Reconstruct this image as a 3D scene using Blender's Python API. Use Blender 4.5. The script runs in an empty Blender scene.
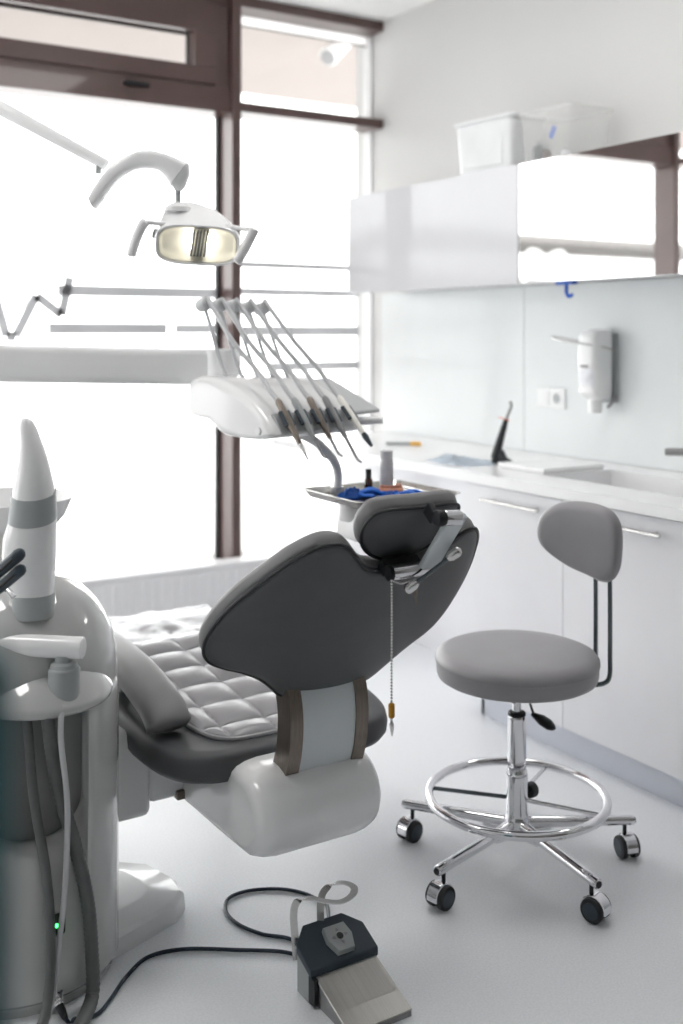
import bpy, bmesh, math, random
from mathutils import Vector, Matrix, noise
random.seed(7)
PI = math.pi
C = bpy.context.scene.collection
V = Vector

# ------------------------------------------------------------------ survey
TH = math.radians(31.85)                 # the camera looks 31.85 deg right of the room's long axis
SN, CS = math.sin(TH), math.cos(TH)
FPX, HOR, HC = 1080.0, 333.0, 1.4        # focal length in pixels, horizon row, lens height
def W(lat, d, z):
    """point 'lat' metres right of and 'd' metres along the surveyor's sight line"""
    return V((d*SN + lat*CS, d*CS - lat*SN, z))
def at(x, y, d):
    return W((x-341.5)/FPX*d, d, HC + (HOR-y)/FPX*d)

# ------------------------------------------------------------------ materials
def mat(name, col, rough=.5, metal=0.0, var=.04, scale=8.0, bump=0.0, bscale=60.0, coat=0.0, trans=0.0,
        ior=1.45, emit=None, estr=0.0, alpha=1.0, spec=.5, sheen=0.0, stretch=None):
    m = bpy.data.materials.new(name); m.use_nodes = True
    nt = m.node_tree; n = nt.nodes; l = nt.links
    b = n['Principled BSDF']
    b.inputs['Roughness'].default_value = rough
    b.inputs['Metallic'].default_value = metal
    b.inputs['Coat Weight'].default_value = coat
    b.inputs['Coat Roughness'].default_value = .04
    b.inputs['Transmission Weight'].default_value = trans
    b.inputs['IOR'].default_value = ior
    b.inputs['Alpha'].default_value = alpha
    b.inputs['Specular IOR Level'].default_value = spec
    tc = n.new('ShaderNodeTexCoord')
    src = tc.outputs['Object']
    if stretch:
        mp = n.new('ShaderNodeMapping'); mp.inputs['Scale'].default_value = stretch
        l.new(src, mp.inputs['Vector']); src = mp.outputs['Vector']
    no = n.new('ShaderNodeTexNoise'); no.inputs['Scale'].default_value = scale
    no.inputs['Detail'].default_value = 3.0
    l.new(src, no.inputs['Vector'])
    cr = n.new('ShaderNodeValToRGB')
    lo = [max(0, c*(1-var)) for c in col]; hi = [min(1, c*(1+var)) for c in col]
    cr.color_ramp.elements[0].position = .3; cr.color_ramp.elements[1].position = .7
    cr.color_ramp.elements[0].color = (*lo, 1); cr.color_ramp.elements[1].color = (*hi, 1)
    l.new(no.outputs['Fac'], cr.inputs['Fac']); l.new(cr.outputs['Color'], b.inputs['Base Color'])
    if bump:
        n2 = n.new('ShaderNodeTexNoise'); n2.inputs['Scale'].default_value = bscale
        n2.inputs['Detail'].default_value = 4.0
        l.new(src, n2.inputs['Vector'])
        bp = n.new('ShaderNodeBump'); bp.inputs['Strength'].default_value = bump
        bp.inputs['Distance'].default_value = .002
        l.new(n2.outputs['Fac'], bp.inputs['Height']); l.new(bp.outputs['Normal'], b.inputs['Normal'])
    if emit:
        b.inputs['Emission Color'].default_value = (*emit, 1)
        b.inputs['Emission Strength'].default_value = estr
    return m

def glass_mat(name, tint=(1, 1, 1), refl=.08, rough=0.0):
    """thin sheet of glass: lets light straight through, mirrors a little"""
    m = bpy.data.materials.new(name); m.use_nodes = True
    nt = m.node_tree; n = nt.nodes; l = nt.links
    n.remove(n['Principled BSDF'])
    out = n['Material Output']
    t = n.new('ShaderNodeBsdfTransparent'); t.inputs['Color'].default_value = (*tint, 1)
    g = n.new('ShaderNodeBsdfGlossy'); g.inputs['Roughness'].default_value = rough
    fr = n.new('ShaderNodeFresnel'); fr.inputs['IOR'].default_value = 1.3 + refl
    mx = n.new('ShaderNodeMixShader')
    ge = n.new('ShaderNodeNewGeometry'); iv = n.new('ShaderNodeMath'); iv.operation = 'SUBTRACT'; iv.inputs[0].default_value = 1.0
    l.new(ge.outputs['Backfacing'], iv.inputs[1])       # only the outer skins mirror: no false total reflection inside the sheet
    mu = n.new('ShaderNodeMath'); mu.operation = 'MULTIPLY'; l.new(fr.outputs[0], mu.inputs[0]); l.new(iv.outputs[0], mu.inputs[1])
    l.new(mu.outputs[0], mx.inputs['Fac']); l.new(t.outputs[0], mx.inputs[1]); l.new(g.outputs[0], mx.inputs[2])
    l.new(mx.outputs[0], out.inputs['Surface'])
    return m

def film_mat(name, col, thru):
    """frosted film: scatters what comes through"""
    m = bpy.data.materials.new(name); m.use_nodes = True
    nt = m.node_tree; n = nt.nodes; l = nt.links
    n.remove(n['Principled BSDF'])
    out = n['Material Output']
    no = n.new('ShaderNodeTexNoise'); no.inputs['Scale'].default_value = 3.0
    tc = n.new('ShaderNodeTexCoord'); l.new(tc.outputs['Object'], no.inputs['Vector'])
    cr = n.new('ShaderNodeValToRGB')
    cr.color_ramp.elements[0].color = (*[c*.8 for c in col], 1); cr.color_ramp.elements[1].color = (*[min(1, c*1.2) for c in col], 1)
    l.new(no.outputs['Fac'], cr.inputs['Fac'])
    a = n.new('ShaderNodeBsdfTranslucent'); b = n.new('ShaderNodeBsdfTransparent')
    l.new(cr.outputs['Color'], a.inputs['Color'])
    mx = n.new('ShaderNodeMixShader'); mx.inputs['Fac'].default_value = thru
    l.new(a.outputs[0], mx.inputs[1]); l.new(b.outputs[0], mx.inputs[2]); l.new(mx.outputs[0], out.inputs['Surface'])
    return m

M = {}
M['wall'] = mat('wall_paint', (.64, .637, .632), .7, var=.012, scale=2, bump=.05, bscale=300)
M['wall_dark'] = mat('wall_paint_taupe', (.22, .21, .20), .7, var=.012, scale=2, bump=.05, bscale=300)
M['ceiling'] = mat('ceiling_paint', (.94, .94, .94), .8, var=.01)
M['brown'] = mat('brown_aluminium', (.105, .062, .056), .32, var=.08, scale=5, coat=.25)
M['black_gasket'] = mat('black_gasket', (.012, .012, .015), .5)
M['white_trim'] = mat('white_trim', (.82, .82, .83), .4, var=.02)
M['soffit'] = mat('soffit_render', (.315, .278, .262), .9, var=.03, scale=1.5)
M['facade'] = mat('facade_render', (.155, .148, .143), .9, var=.05)
M['facade_dark'] = mat('facade_glazing', (.12, .12, .125), .4, var=.05)
M['terrace'] = mat('terrace_concrete', (.7, .7, .7), .9, var=.06)
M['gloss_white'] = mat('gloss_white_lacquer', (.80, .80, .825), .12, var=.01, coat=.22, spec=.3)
M['mirror'] = mat('mirror_finish', (.93, .925, .92), .015, 1.0, var=.005)
M['counter'] = mat('white_solid_surface', (.86, .86, .87), .22, var=.015)
M['plinth'] = mat('plinth_grey_white', (.62, .64, .70), .3, var=.02)
M['splash'] = mat('pale_green_back_painted_glass', (.76, .785, .79), .10, var=.01, coat=.0, spec=.22)
M['leather'] = mat('grey_leatherette', (.073, .075, .080), .42, var=.05, scale=14, bump=.22, bscale=420)
M['leather_light'] = mat('light_grey_leatherette', (.185, .182, .188), .42, var=.05, scale=14, bump=.22, bscale=420)
M['leather_stool'] = mat('stool_grey_leatherette', (.315, .305, .318), .40, var=.04, scale=10, bump=.2, bscale=420)
M['piping'] = mat('dark_piping', (.02, .021, .024), .4)
M['quilt'] = mat('quilted_grey_leatherette', (.32, .315, .33), .26, var=.04, scale=14, bump=.15, bscale=420)
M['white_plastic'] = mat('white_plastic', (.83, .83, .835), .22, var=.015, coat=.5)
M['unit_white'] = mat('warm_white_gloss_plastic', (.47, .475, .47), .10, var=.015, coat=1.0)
M['grey_plastic'] = mat('grey_plastic', (.36, .38, .385), .35, var=.03)
M['panel_grey'] = mat('pale_panel_grey', (.52, .53, .54), .35, var=.02)
M['recess_shade'] = mat('dark_grey_recess_shade', (.21, .212, .208), .25, var=.04)  # shade of the hose recess, put into a dark base colour
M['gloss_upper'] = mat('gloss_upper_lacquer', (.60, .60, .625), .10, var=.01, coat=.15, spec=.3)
M['mid_grey'] = mat('mid_grey_plastic', (.26, .26, .265), .45, var=.03)
M['stem_white'] = mat('satin_white_metal', (.62, .66, .68), .35, var=.02)
M['bronze'] = mat('bronze_anodised_metal', (.215, .185, .16), .34, .85, var=.12, scale=3, stretch=(80, 80, 1))
M['chrome'] = mat('polished_chrome', (.78, .78, .80), .07, 1.0, var=.01)
M['satin'] = mat('satin_steel', (.66, .65, .64), .26, 1.0, var=.05, scale=3, stretch=(3, 90, 90))
M['steel'] = mat('brushed_steel_tread', (.47, .46, .44), .34, 1.0, var=.07, scale=2.5, stretch=(140, 3, 3))
M['black'] = mat('black_rubber', (.014, .015, .018), .45, var=.1)
M['dark_tube'] = mat('dark_metal_rod', (.12, .14, .15), .25, .8, var=.05)
M['slate'] = mat('slate_blue_plastic', (.035, .05, .066), .42, var=.06)
M['hose'] = mat('grey_corrugated_hose', (.105, .11, .11), .45, var=.08, scale=30)
M['tube_grey'] = mat('pale_grey_tube', (.50, .505, .52), .35)
M['cable'] = mat('dark_blue_cable', (.022, .035, .055), .4)
M['lamp_cream'] = mat('lamp_reflector', (.92, .90, .85), .25, 0, var=.02)
M['bulb'] = mat('warm_bulb', (.9, .85, .7), .3, emit=(1, .95, .84), estr=6.0)
M['louvre'] = mat('lamp_louvre_grey', (.22, .23, .24), .35, .3)
M['gold'] = mat('amber_bead', (.50, .24, .02), .3, .3)
M['led'] = mat('green_led', (.02, .5, .06), .3, emit=(.05, 1, .15), estr=3.0)
M['teal'] = mat('teal_vinyl', (.010, .095, .115), .5, var=.1)
M['glove'] = mat('blue_nitrile', (.01, .13, .58), .4, var=.1, scale=20)
M['tissue'] = mat('pale_blue_tissue', (.80, .87, .94), .8, var=.05)
M['amber'] = mat('brown_glass_bottle', (.07, .022, .012), .12, coat=.6)
M['pinkwax'] = mat('pink_wax', (.62, .27, .17), .35, var=.15, scale=40)
M['label_grey'] = mat('pale_grey_label', (.80, .81, .85), .5, var=.12, scale=40)
M['yellow'] = mat('yellow_plastic', (.80, .42, .03), .35)
M['red'] = mat('orange_red_shield', (.75, .13, .07), .35)
M['blue'] = mat('blue_plastic', (.006, .10, .52), .35)
M['frosted_box'] = mat('frosted_plastic', (.86, .87, .88), .35, alpha=.85)
M['clear_box'] = mat('clear_plastic', (.80, .80, .79), .25, alpha=.16)
M['print_grey'] = mat('grey_print', (.48, .50, .53), .6, var=.3, scale=25)
M['pane'] = glass_mat('window_glass', (.97, .98, .98), .2)
M['lens'] = glass_mat('lamp_glass', (.97, .97, .95), .15)
M['film'] = film_mat('window_film_band', (.425, .425, .435), .05)
M['film_white'] = film_mat('window_film_white', (.9, .9, .9), .05)
M['sleeve'] = mat('clear_plastic_sleeve', (.62, .60, .66), .12, var=.1, scale=14, alpha=.42, coat=1.0)
M['tray'] = mat('stainless_tray', (.48, .47, .45), .25, 1.0, var=.04)
M['radiator'] = mat('radiator_white', (.78, .78, .79), .35, var=.01)
M['diffuser'] = mat('fill_light_diffuser', (.9, .9, .9), .5, emit=(1, .98, .95), estr=6.5)  # glow of the added ceiling panels that lift the room light

def floor_mat():
    m = bpy.data.materials.new('speckled_vinyl'); m.use_nodes = True
    nt = m.node_tree; n = nt.nodes; l = nt.links; b = n['Principled BSDF']
    tc = n.new('ShaderNodeTexCoord')
    a = n.new('ShaderNodeTexNoise'); a.inputs['Scale'].default_value = 190; a.inputs['Detail'].default_value = 2
    c = n.new('ShaderNodeTexNoise'); c.inputs['Scale'].default_value = 4; c.inputs['Detail'].default_value = 5
    for q in (a, c): l.new(tc.outputs['Object'], q.inputs['Vector'])
    r = n.new('ShaderNodeValToRGB'); e = r.color_ramp.elements
    e[0].position = .36; e[0].color = (.78, .795, .825, 1); e[1].position = .64; e[1].color = (.865, .88, .905, 1)
    l.new(a.outputs['Fac'], r.inputs['Fac'])
    mx = n.new('ShaderNodeMix'); mx.data_type = 'RGBA'; mx.inputs[0].default_value = .22
    r2 = n.new('ShaderNodeValToRGB'); r2.color_ramp.elements[0].color = (.79, .805, .835, 1); r2.color_ramp.elements[1].color = (.86, .873, .90, 1)
    l.new(c.outputs['Fac'], r2.inputs['Fac'])
    l.new(r.outputs['Color'], mx.inputs[6]); l.new(r2.outputs['Color'], mx.inputs[7])
    l.new(mx.outputs[2], b.inputs['Base Color'])
    b.inputs['Roughness'].default_value = .30
    bp = n.new('ShaderNodeBump'); bp.inputs['Strength'].default_value = .08; bp.inputs['Distance'].default_value = .002
    l.new(a.outputs['Fac'], bp.inputs['Height']); l.new(bp.outputs['Normal'], b.inputs['Normal'])
    return m
M['floor'] = floor_mat()

# ------------------------------------------------------------------ mesh helpers
def NB(): return bmesh.new()

def box(bm, x0, x1, y0, y1, z0, z1, bev=0.0, seg=2, mtx=None):
    r = bmesh.ops.create_cube(bm, size=1.0)
    vs = r['verts']
    for v in vs:
        v.co = V(((x0+x1)/2 + v.co.x*(x1-x0), (y0+y1)/2 + v.co.y*(y1-y0), (z0+z1)/2 + v.co.z*(z1-z0)))
    geom = vs
    if bev > 0:
        es = list({e for v in vs for e in v.link_edges})
        rr = bmesh.ops.bevel(bm, geom=es, offset=bev, segments=seg, profile=.5, affect='EDGES')
        geom = list({v for f in rr['faces'] for v in f.verts} | {v for v in vs if v.is_valid})
    if mtx is not None:
        for v in geom: v.co = mtx @ v.co
    return geom

def crom(pts, n=8, closed=False):
    pts = [V(p) for p in pts]; out = []
    N = len(pts)
    rng = range(N if closed else N-1)
    for i in rng:
        if closed: p0, p1, p2, p3 = pts[i-1], pts[i], pts[(i+1) % N], pts[(i+2) % N]
        else: p0, p1, p2, p3 = pts[max(i-1, 0)], pts[i], pts[i+1], pts[min(i+2, N-1)]
        for k in range(n):
            t = k/n
            out.append(.5*((2*p1) + (p2-p0)*t + (2*p0-5*p1+4*p2-p3)*t*t + (3*p1-p0-3*p2+p3)*t**3))
    if not closed: out.append(pts[-1].copy())
    return out

def frames(pts, closed=False, up=None):
    N = len(pts); T = []
    for i in range(N):
        a = pts[i-1] if (i > 0 or closed) else pts[i]
        b = pts[(i+1) % N] if (i < N-1 or closed) else pts[i]
        t = (b-a); T.append(t.normalized() if t.length > 1e-9 else V((0, 0, 1)))
    u = V(up) if up is not None else (V((0, 0, 1)) if abs(T[0].z) < .9 else V((1, 0, 0)))
    A = []
    for i in range(N):
        u = (u - T[i]*u.dot(T[i]))
        if u.length < 1e-6: u = T[i].orthogonal()
        u.normalize(); A.append((u.copy(), T[i].cross(u).normalized()))
    return T, A

def tube(bm, pts, r, seg=12, closed=False, up=None, flat=None, cap=True):
    """r: number or list; flat=(ra, rb) makes the section elliptical"""
    pts = [V(p) for p in pts]; N = len(pts)
    T, A = frames(pts, closed, up)
    rings = []
    for i in range(N):
        ri = r[i] if isinstance(r, (list, tuple)) else r
        ra, rb = (flat[0]*ri, flat[1]*ri) if flat else (ri, ri)
        rings.append([bm.verts.new(pts[i] + A[i][0]*ra*math.cos(2*PI*k/seg) + A[i][1]*rb*math.sin(2*PI*k/seg)) for k in range(seg)])
    for i in range(N if closed else N-1):
        a, b = rings[i], rings[(i+1) % N]
        for k in range(seg):
            bm.faces.new((a[k], a[(k+1) % seg], b[(k+1) % seg], b[k]))
    if cap and not closed:
        bm.faces.new(list(reversed(rings[0]))); bm.faces.new(rings[-1])
    return rings

def lathe(bm, prof, base=(0, 0, 0), axis=(0, 0, 1), seg=32, sx=1.0, sy=1.0):
    """prof: (radius, height) along axis, ends are closed"""
    base = V(base); ax = V(axis).normalized()
    u = V((1, 0, 0)) if abs(ax.x) < .9 else V((0, 1, 0))
    u = (u-ax*u.dot(ax)).normalized(); w = ax.cross(u)
    rings = []
    for r, h in prof:
        if r < 1e-6: rings.append([bm.verts.new(base+ax*h)])
        else: rings.append([bm.verts.new(base+ax*h+u*r*sx*math.cos(2*PI*k/seg)+w*r*sy*math.sin(2*PI*k/seg)) for k in range(seg)])
    for a, b in zip(rings, rings[1:]):
        for k in range(seg):
            k2 = (k+1) % seg
            if len(a) == 1 and len(b) == 1: continue
            if len(a) == 1: bm.faces.new((a[0], b[k2], b[k]))
            elif len(b) == 1: bm.faces.new((a[k], a[k2], b[0]))
            else: bm.faces.new((a[k], a[k2], b[k2], b[k]))
    if len(rings[0]) > 1: bm.faces.new(list(reversed(rings[0])))
    if len(rings[-1]) > 1: bm.faces.new(rings[-1])

def cyl(bm, p, q, r, seg=20, bev=.0):
    p, q = V(p), V(q); L = (q-p).length
    b = min(bev, L/2.01, r*.9)
    prof = [(r, 0), (r, L)] if b <= 0 else [(r-b, 0), (r-b*.3, b*.3), (r, b), (r, L-b), (r-b*.3, L-b*.3), (r-b, L)]
    lathe(bm, prof, p, q-p, seg)

def ball(bm, c, r, seg=16, sc=(1, 1, 1)):
    n = seg//2
    rr = bmesh.ops.create_uvsphere(bm, u_segments=seg, v_segments=n, radius=r)
    for v in rr['verts']: v.co = V(c) + V((v.co.x*sc[0], v.co.y*sc[1], v.co.z*sc[2]))

def loft(bm, rings, cap=True):
    R = [[bm.verts.new(V(p)) for p in r] for r in rings]
    n = len(R[0])
    for a, b in zip(R, R[1:]):
        for k in range(n): bm.faces.new((a[k], a[(k+1) % n], b[(k+1) % n], b[k]))
    if cap in (True, 'start'): bm.faces.new(list(reversed(R[0])))
    if cap in (True, 'end'): bm.faces.new(R[-1])

def sring(c, ax, ay, rx, ry, n=32, e=2.0):
    """super-ellipse ring"""
    c, ax, ay = V(c), V(ax), V(ay); out = []
    for k in range(n):
        t = 2*PI*k/n; cc, ss = math.cos(t), math.sin(t)
        out.append(c + ax*rx*math.copysign(abs(cc)**(2/e), cc) + ay*ry*math.copysign(abs(ss)**(2/e), ss))
    return out

def prism(bm, poly, z0, z1, bev=0.0, seg=3, fn=None):
    """extrude a plan polygon, optional bevel on the rims; fn maps points"""
    lo = [bm.verts.new(V((p[0], p[1], z0))) for p in poly]; hi = [bm.verts.new(V((p[0], p[1], z1))) for p in poly]
    n = len(poly)
    f1 = bm.faces.new(list(reversed(lo))); f2 = bm.faces.new(hi)
    for k in range(n): bm.faces.new((lo[k], lo[(k+1) % n], hi[(k+1) % n], hi[k]))
    vs = lo+hi
    if bev > 0:
        es = list(f1.edges)+list(f2.edges)
        rr = bmesh.ops.bevel(bm, geom=es, offset=bev, segments=seg, profile=.5, affect='EDGES')
        vs = list({v for f in rr['faces'] for v in f.verts} | {v for v in vs if v.is_valid})
    if fn:
        for v in vs: v.co = fn(v.co)
    return vs

def rrect(x0, x1, y0, y1, r, n=8):
    out = []
    for cx, cy, a0 in ((x1-r, y1-r, 0), (x0+r, y1-r, PI/2), (x0+r, y0+r, PI), (x1-r, y0+r, 3*PI/2)):
        for k in range(n+1):
            a = a0 + k*PI/2/n
            out.append((cx+r*math.cos(a), cy+r*math.sin(a)))
    return out

# ------------------------------------------------------------------ object helpers
def obj(name, bm, m, parent=None, world=True, angle=38, smooth=True):
    """link a bmesh as ONE mesh object; verts are in world space unless world=False (local to parent)"""
    bmesh.ops.recalc_face_normals(bm, faces=bm.faces)
    me = bpy.data.meshes.new(name); 
    o = bpy.data.objects.new(name, me); C.objects.link(o)
    if parent is not None:
        o.parent = parent
        if world:
            mi = pw(parent).inverted(); bm.transform(mi)
    else:
        # origin at the base of the thing
        cs = [v.co for v in bm.verts]
        c = V((sum(p.x for p in cs)/len(cs), sum(p.y for p in cs)/len(cs), min(p.z for p in cs)))
        bm.transform(Matrix.Translation(-c)); o.location = c
    bm.to_mesh(me); bm.free()
    me.materials.append(M[m] if isinstance(m, str) else m)
    if smooth:
        me.shade_smooth(); me.set_sharp_from_angle(angle=math.radians(angle))
        wn = o.modifiers.new('weighted_normals', 'WEIGHTED_NORMAL'); wn.keep_sharp = True; wn.weight = 90
    return o
def pw(o):
    m = Matrix.LocRotScale(o.location, o.rotation_euler, o.scale)
    return (pw(o.parent) @ m) if o.parent else m
def tag(o, label, cat, group=None):
    o['label'] = label; o['category'] = cat
    if group: o['group'] = group
    return o
def thing(name, label, cat, loc=(0, 0, 0), rotz=0, group=None):
    o = bpy.data.objects.new(name, None); C.objects.link(o)
    o.empty_display_size = .1
    o.location = loc; o.rotation_euler = (0, 0, rotz)
    return tag(o, label, cat, group)
def struct(name, bm, m, parent=None, **k):
    o = obj(name, bm, m, parent, **k)
    if parent is None: o['kind'] = 'structure'
    return o
def boolean_cut(o, bm_cut):
    """carve a recess and keep the result as plain mesh data"""
    me = bpy.data.meshes.new('cut'); bm_cut.normal_update(); bmesh.ops.recalc_face_normals(bm_cut, faces=bm_cut.faces)
    bm_cut.transform(pw(o).inverted()); bm_cut.to_mesh(me); bm_cut.free()
    c = bpy.data.objects.new('cut', me); C.objects.link(c); c.parent = o
    md = o.modifiers.new('cut', 'BOOLEAN'); md.object = c; md.operation = 'DIFFERENCE'; md.solver = 'EXACT'
    dg = bpy.context.evaluated_depsgraph_get(); dg.update()
    new = bpy.data.meshes.new_from_object(o.evaluated_get(dg))
    o.modifiers.clear(); old = o.data; o.data = new
    bpy.data.objects.remove(c); bpy.data.meshes.remove(me)
    new.shade_smooth(); new.set_sharp_from_angle(angle=math.radians(38))

# ================================================================== THE ROOM
XW, XL, YB, YG, ZC = 3.112, -1.7, -1.7, 4.76, 3.0
b = NB(); box(b, XL, XW, YB, YG+.1, -.1, 0); struct('floor', b, 'floor')
b = NB(); box(b, XL-.1, XW+.1, YB-.1, YG+.1, ZC, ZC+.12); struct('ceiling', b, 'ceiling')
b = NB(); box(b, XW, XW+.12, YB, YG+.1, 0, ZC); struct('wall_right', b, 'wall')
b = NB()
for y0, y1, z0, z1 in ((YB, YG+.1, 0, .85), (YB, YG+.1, 2.6, ZC), (YB, 3.0, .85, 2.6), (4.5, YG+.1, .85, 2.6)): box(b, XL-.12, XL, y0, y1, z0, z1)
struct('wall_left', b, 'wall')
q = NB()  # added window, out of view: lets in sky as side fill
for y0, y1, z0, z1 in ((3.0, 4.5, .85, .91), (3.0, 4.5, 2.54, 2.6), (3.0, 3.06, .91, 2.54), (4.44, 4.5, .91, 2.54)): box(q, XL-.09, XL-.03, y0, y1, z0, z1, .003)
w2 = struct('added_fill_window', q, 'brown')
q = NB(); box(q, XL-.063, XL-.057, 3.06, 4.44, .91, 2.54); obj('pane', q, 'pane', w2)
b = NB(); box(b, XL-.12, XW+.12, YB-.12, YB, 0, ZC); struct('wall_back', b, 'wall_dark')
b = NB(); box(b, XL, XW, 4.70, YG+.1, 0, .31); struct('wall_front', b, 'wall')

# window wall: brown framed bays between mullions
MX = [(.20, .25), (2.252, 2.30)]
fr = NB()
for x0, x1 in MX: box(fr, x0, x1, 4.60, 4.77, .30, ZC, .003)
win = struct('window_1', fr, 'brown')
def wpart(name, m, *boxes, bev=.003):
    q = NB()
    for bx in boxes: box(q, *bx, bev)
    return obj(name, q, m, win)
wpart('head_bar', 'brown', (2.30, XW, 4.60, 4.77, 2.950, ZC))
wpart('transom', 'brown', (2.30, XW, 4.60, 4.77, 2.450, 2.497))
wpart('jamb', 'white_trim', (XW-.012, XW, 4.70, 4.775, .31, 2.45), (XW-.012, XW, 4.70, 4.775, 2.497, 2.95))
wpart('blind_strip', 'film_white', (2.30, XW-.012, 4.744, 4.7446, 2.905, 2.95), bev=0)
wpart('cassette_seal', 'black_gasket', (2.30, XW-.012, 4.735, 4.75, 2.899, 2.905))
# tilting fanlight over the wide left bay
wpart('fanlight_frame', 'brown', (.25, 2.252, 4.615, 4.77, 2.440, 2.560), (.25, 2.252, 4.63, 4.77, 2.945, ZC), (2.170, 2.252, 4.63, 4.77, 2.56, 2.945), (.25, .33, 4.63, 4.77, 2.56, 2.945))
sash = wpart('fanlight_sash', 'brown', (.33, 2.168, 4.60, 4.70, 2.562, 2.642), (.33, 2.168, 4.60, 4.70, 2.800, 2.943), (2.06, 2.168, 4.60, 4.70, 2.642, 2.80), (.33, .44, 4.60, 4.70, 2.642, 2.80))
q = NB(); box(q, .46, 2.045, 4.662, 4.672, 2.790, 2.80); box(q, 2.045, 2.055, 4.662, 4.672, 2.65, 2.80); obj('glazing_gasket', q, 'black_gasket', sash)
q = NB(); box(q, 1.715, 1.835, 4.585, 4.616, 2.508, 2.528, .006); obj('fanlight_handle', q, 'black', win)
q = NB(); box(q, 2.236, 2.2515, 4.735, 4.765, .31, 2.44); obj('mullion_seal', q, 'black_gasket', win)
wpart('left_transom', 'brown', (XL, .20, 4.60, 4.77, 2.450, 2.497), (XL, .20, 4.60, 4.77, 2.95, ZC))
for x0, x1, z0, z1 in ((.25, 2.252, .31, 2.44), (.44, 2.06, 2.64, 2.80), (2.30, XW-.012, .31, 2.45), (2.30, XW-.012, 2.497, 2.905), (XL, .20, .31, 2.45), (XL, .20, 2.497, 2.95)):
    q = NB(); yg = 4.66 if z1 == 2.80 else 4.742
    box(q, x0, x1, yg, yg+.006, z0, z1); obj('pane', q, 'pane', win)
# printed film on the lower panes: level bands, and a pulse line and a tooth outline on the wide pane
YF = 4.738
def band(x0, x1, z0, z1):
    q = NB(); box(q, x0, x1, YF, YF+.0006, z0, z1); obj('film_band', q, 'film', win, smooth=False)
for x0, x1, z0, z1 in ((1.46, 2.236, 1.575, 1.605), (1.42, 1.98, 1.405, 1.435), (2.02, 2.236, 1.408, 1.432), (2.32, 3.05, 1.595, 1.612), (2.34, 3.05, 1.395, 1.425), (2.52, 3.05, 1.220, 1.245),
                       (2.33, 3.05, 1.73, 1.742)):
    band(x0, x1, z0-.009, z1+.009)
def strip(pts, w):
    q = NB()
    for (x0, z0), (x1, z1) in zip(pts, pts[1:]):
        dx, dz = x1-x0, z1-z0; L = math.hypot(dx, dz); nx, nz = -dz/L*w/2, dx/L*w/2
        vs = [(x0+nx, z0+nz), (x0-nx, z0-nz), (x1-nx, z1-nz), (x1+nx, z1+nz)]
        a = [q.verts.new(V((x, YF-.0016, z))) for x, z in vs]; c2 = [q.verts.new(V((x, YF-.001, z))) for x, z in vs]
        q.faces.new(a); q.faces.new(c2)
        for k in range(4): q.faces.new((a[k], a[(k+1) % 4], c2[(k+1) % 4], c2[k]))
    obj('film_pulse_line', q, 'film', win, smooth=False)
def strip_tooth():
    P = crom([(1.04, 0, 1.62), (1.01, 0, 1.72), (1.01, 0, 1.82), (1.06, 0, 1.875), (1.12, 0, 1.87), (1.185, 0, 1.845), (1.25, 0, 1.87), (1.31, 0, 1.875), (1.36, 0, 1.82), (1.36, 0, 1.72), (1.335, 0, 1.62), (1.30, 0, 1.52), (1.25, 0, 1.53), (1.22, 0, 1.62), (1.185, 0, 1.66), (1.15, 0, 1.62), (1.12, 0, 1.53), (1.07, 0, 1.52)], 5, True)
    q = NB(); tube(q, [V((p.x, YF-.0005, p.z)) for p in P], .018, 8, closed=True, up=(0, 1, 0), flat=(.05, 1)); obj('film_tooth_outline', q, 'film_white', win)
strip([(1.19, 1.55), (1.235, 1.385), (1.275, 1.385), (1.365, 1.565), (1.478, 1.478), (1.515, 1.65)], .040)
strip_tooth()

# sill, radiator
b = NB(); box(b, XL, XW, 4.60, 4.745, .285, .312, .004); s = struct('trim_1', b, 'white_trim')
rad = thing('radiator', 'low white ribbed panel radiator under the wide window', 'radiator', (1.3, 4.48, 0))
b = NB(); box(b, -.2, 2.72, 4.44, 4.535, .055, .335, .006)
for k in range(64):
    x = -.16 + k*.0452
    box(b, x, x+.024, 4.4365, 4.446, .075, .318, .006, 2)
obj('panel', b, 'radiator', rad)
b = NB(); box(b, -.205, 2.725, 4.435, 4.54, .335, .355, .005); obj('top_grille', b, 'white_trim', rad)
for x in (.1, 1.3, 2.5):
    b = NB(); box(b, x, x+.03, 4.46, 4.53, 0, .06, .003); obj('foot', b, 'radiator', rad)

# outdoors: canopy soffit with a spotlight, pale terrace
b = NB(); box(b, -5, 14, 4.86, 7.95, 3.36, 3.5); struct('trim_2', b, 'soffit')
b = NB(); box(b, -14, 18, 4.87, 34, -.25, -.12); struct('trim_3', b, 'terrace')
bd = thing('building', 'pale low building with level balcony bands, mirrored in the cupboard door', 'building', (-33, 36.5, -.2))
b = NB(); box(b, -50, -18, 35.6, 44, -.2, 5.3); obj('wall', b, 'facade', bd)
for z0, z1 in ((5.3, 5.65), (3.75, 4.75), (2.1, 2.9), (.4, 1.2)):
    b = NB(); box(b, -50.2, -17.8, 35.0, 35.6, z0, z1, .02); obj('balcony_band', b, 'facade' if z0 > 5 else 'white_trim', bd)
for i in range(8):
    for z in (1.3, 3.0):
        b = NB(); x = -48+i*3.9; box(b, x, x+1.6, 35.55, 35.61, z, z+.7); obj('window', b, 'facade_dark', bd)
sp = at(338, 45, 7.0); sp.z = 3.36
sl = thing('spotlight', 'small white spotlight under the canopy outside the narrow fanlight', 'spotlight', sp)
b = NB(); cyl(b, sp, sp+V((0, 0, -.05)), .012); cyl(b, sp+V((0, 0, 0)), sp+V((0, 0, -.012)), .045); obj('mount', b, 'white_plastic', sl)
dirv = V((-.62, -.30, -.55)).normalized(); p0 = sp+V((.06, .03, -.05))
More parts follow.
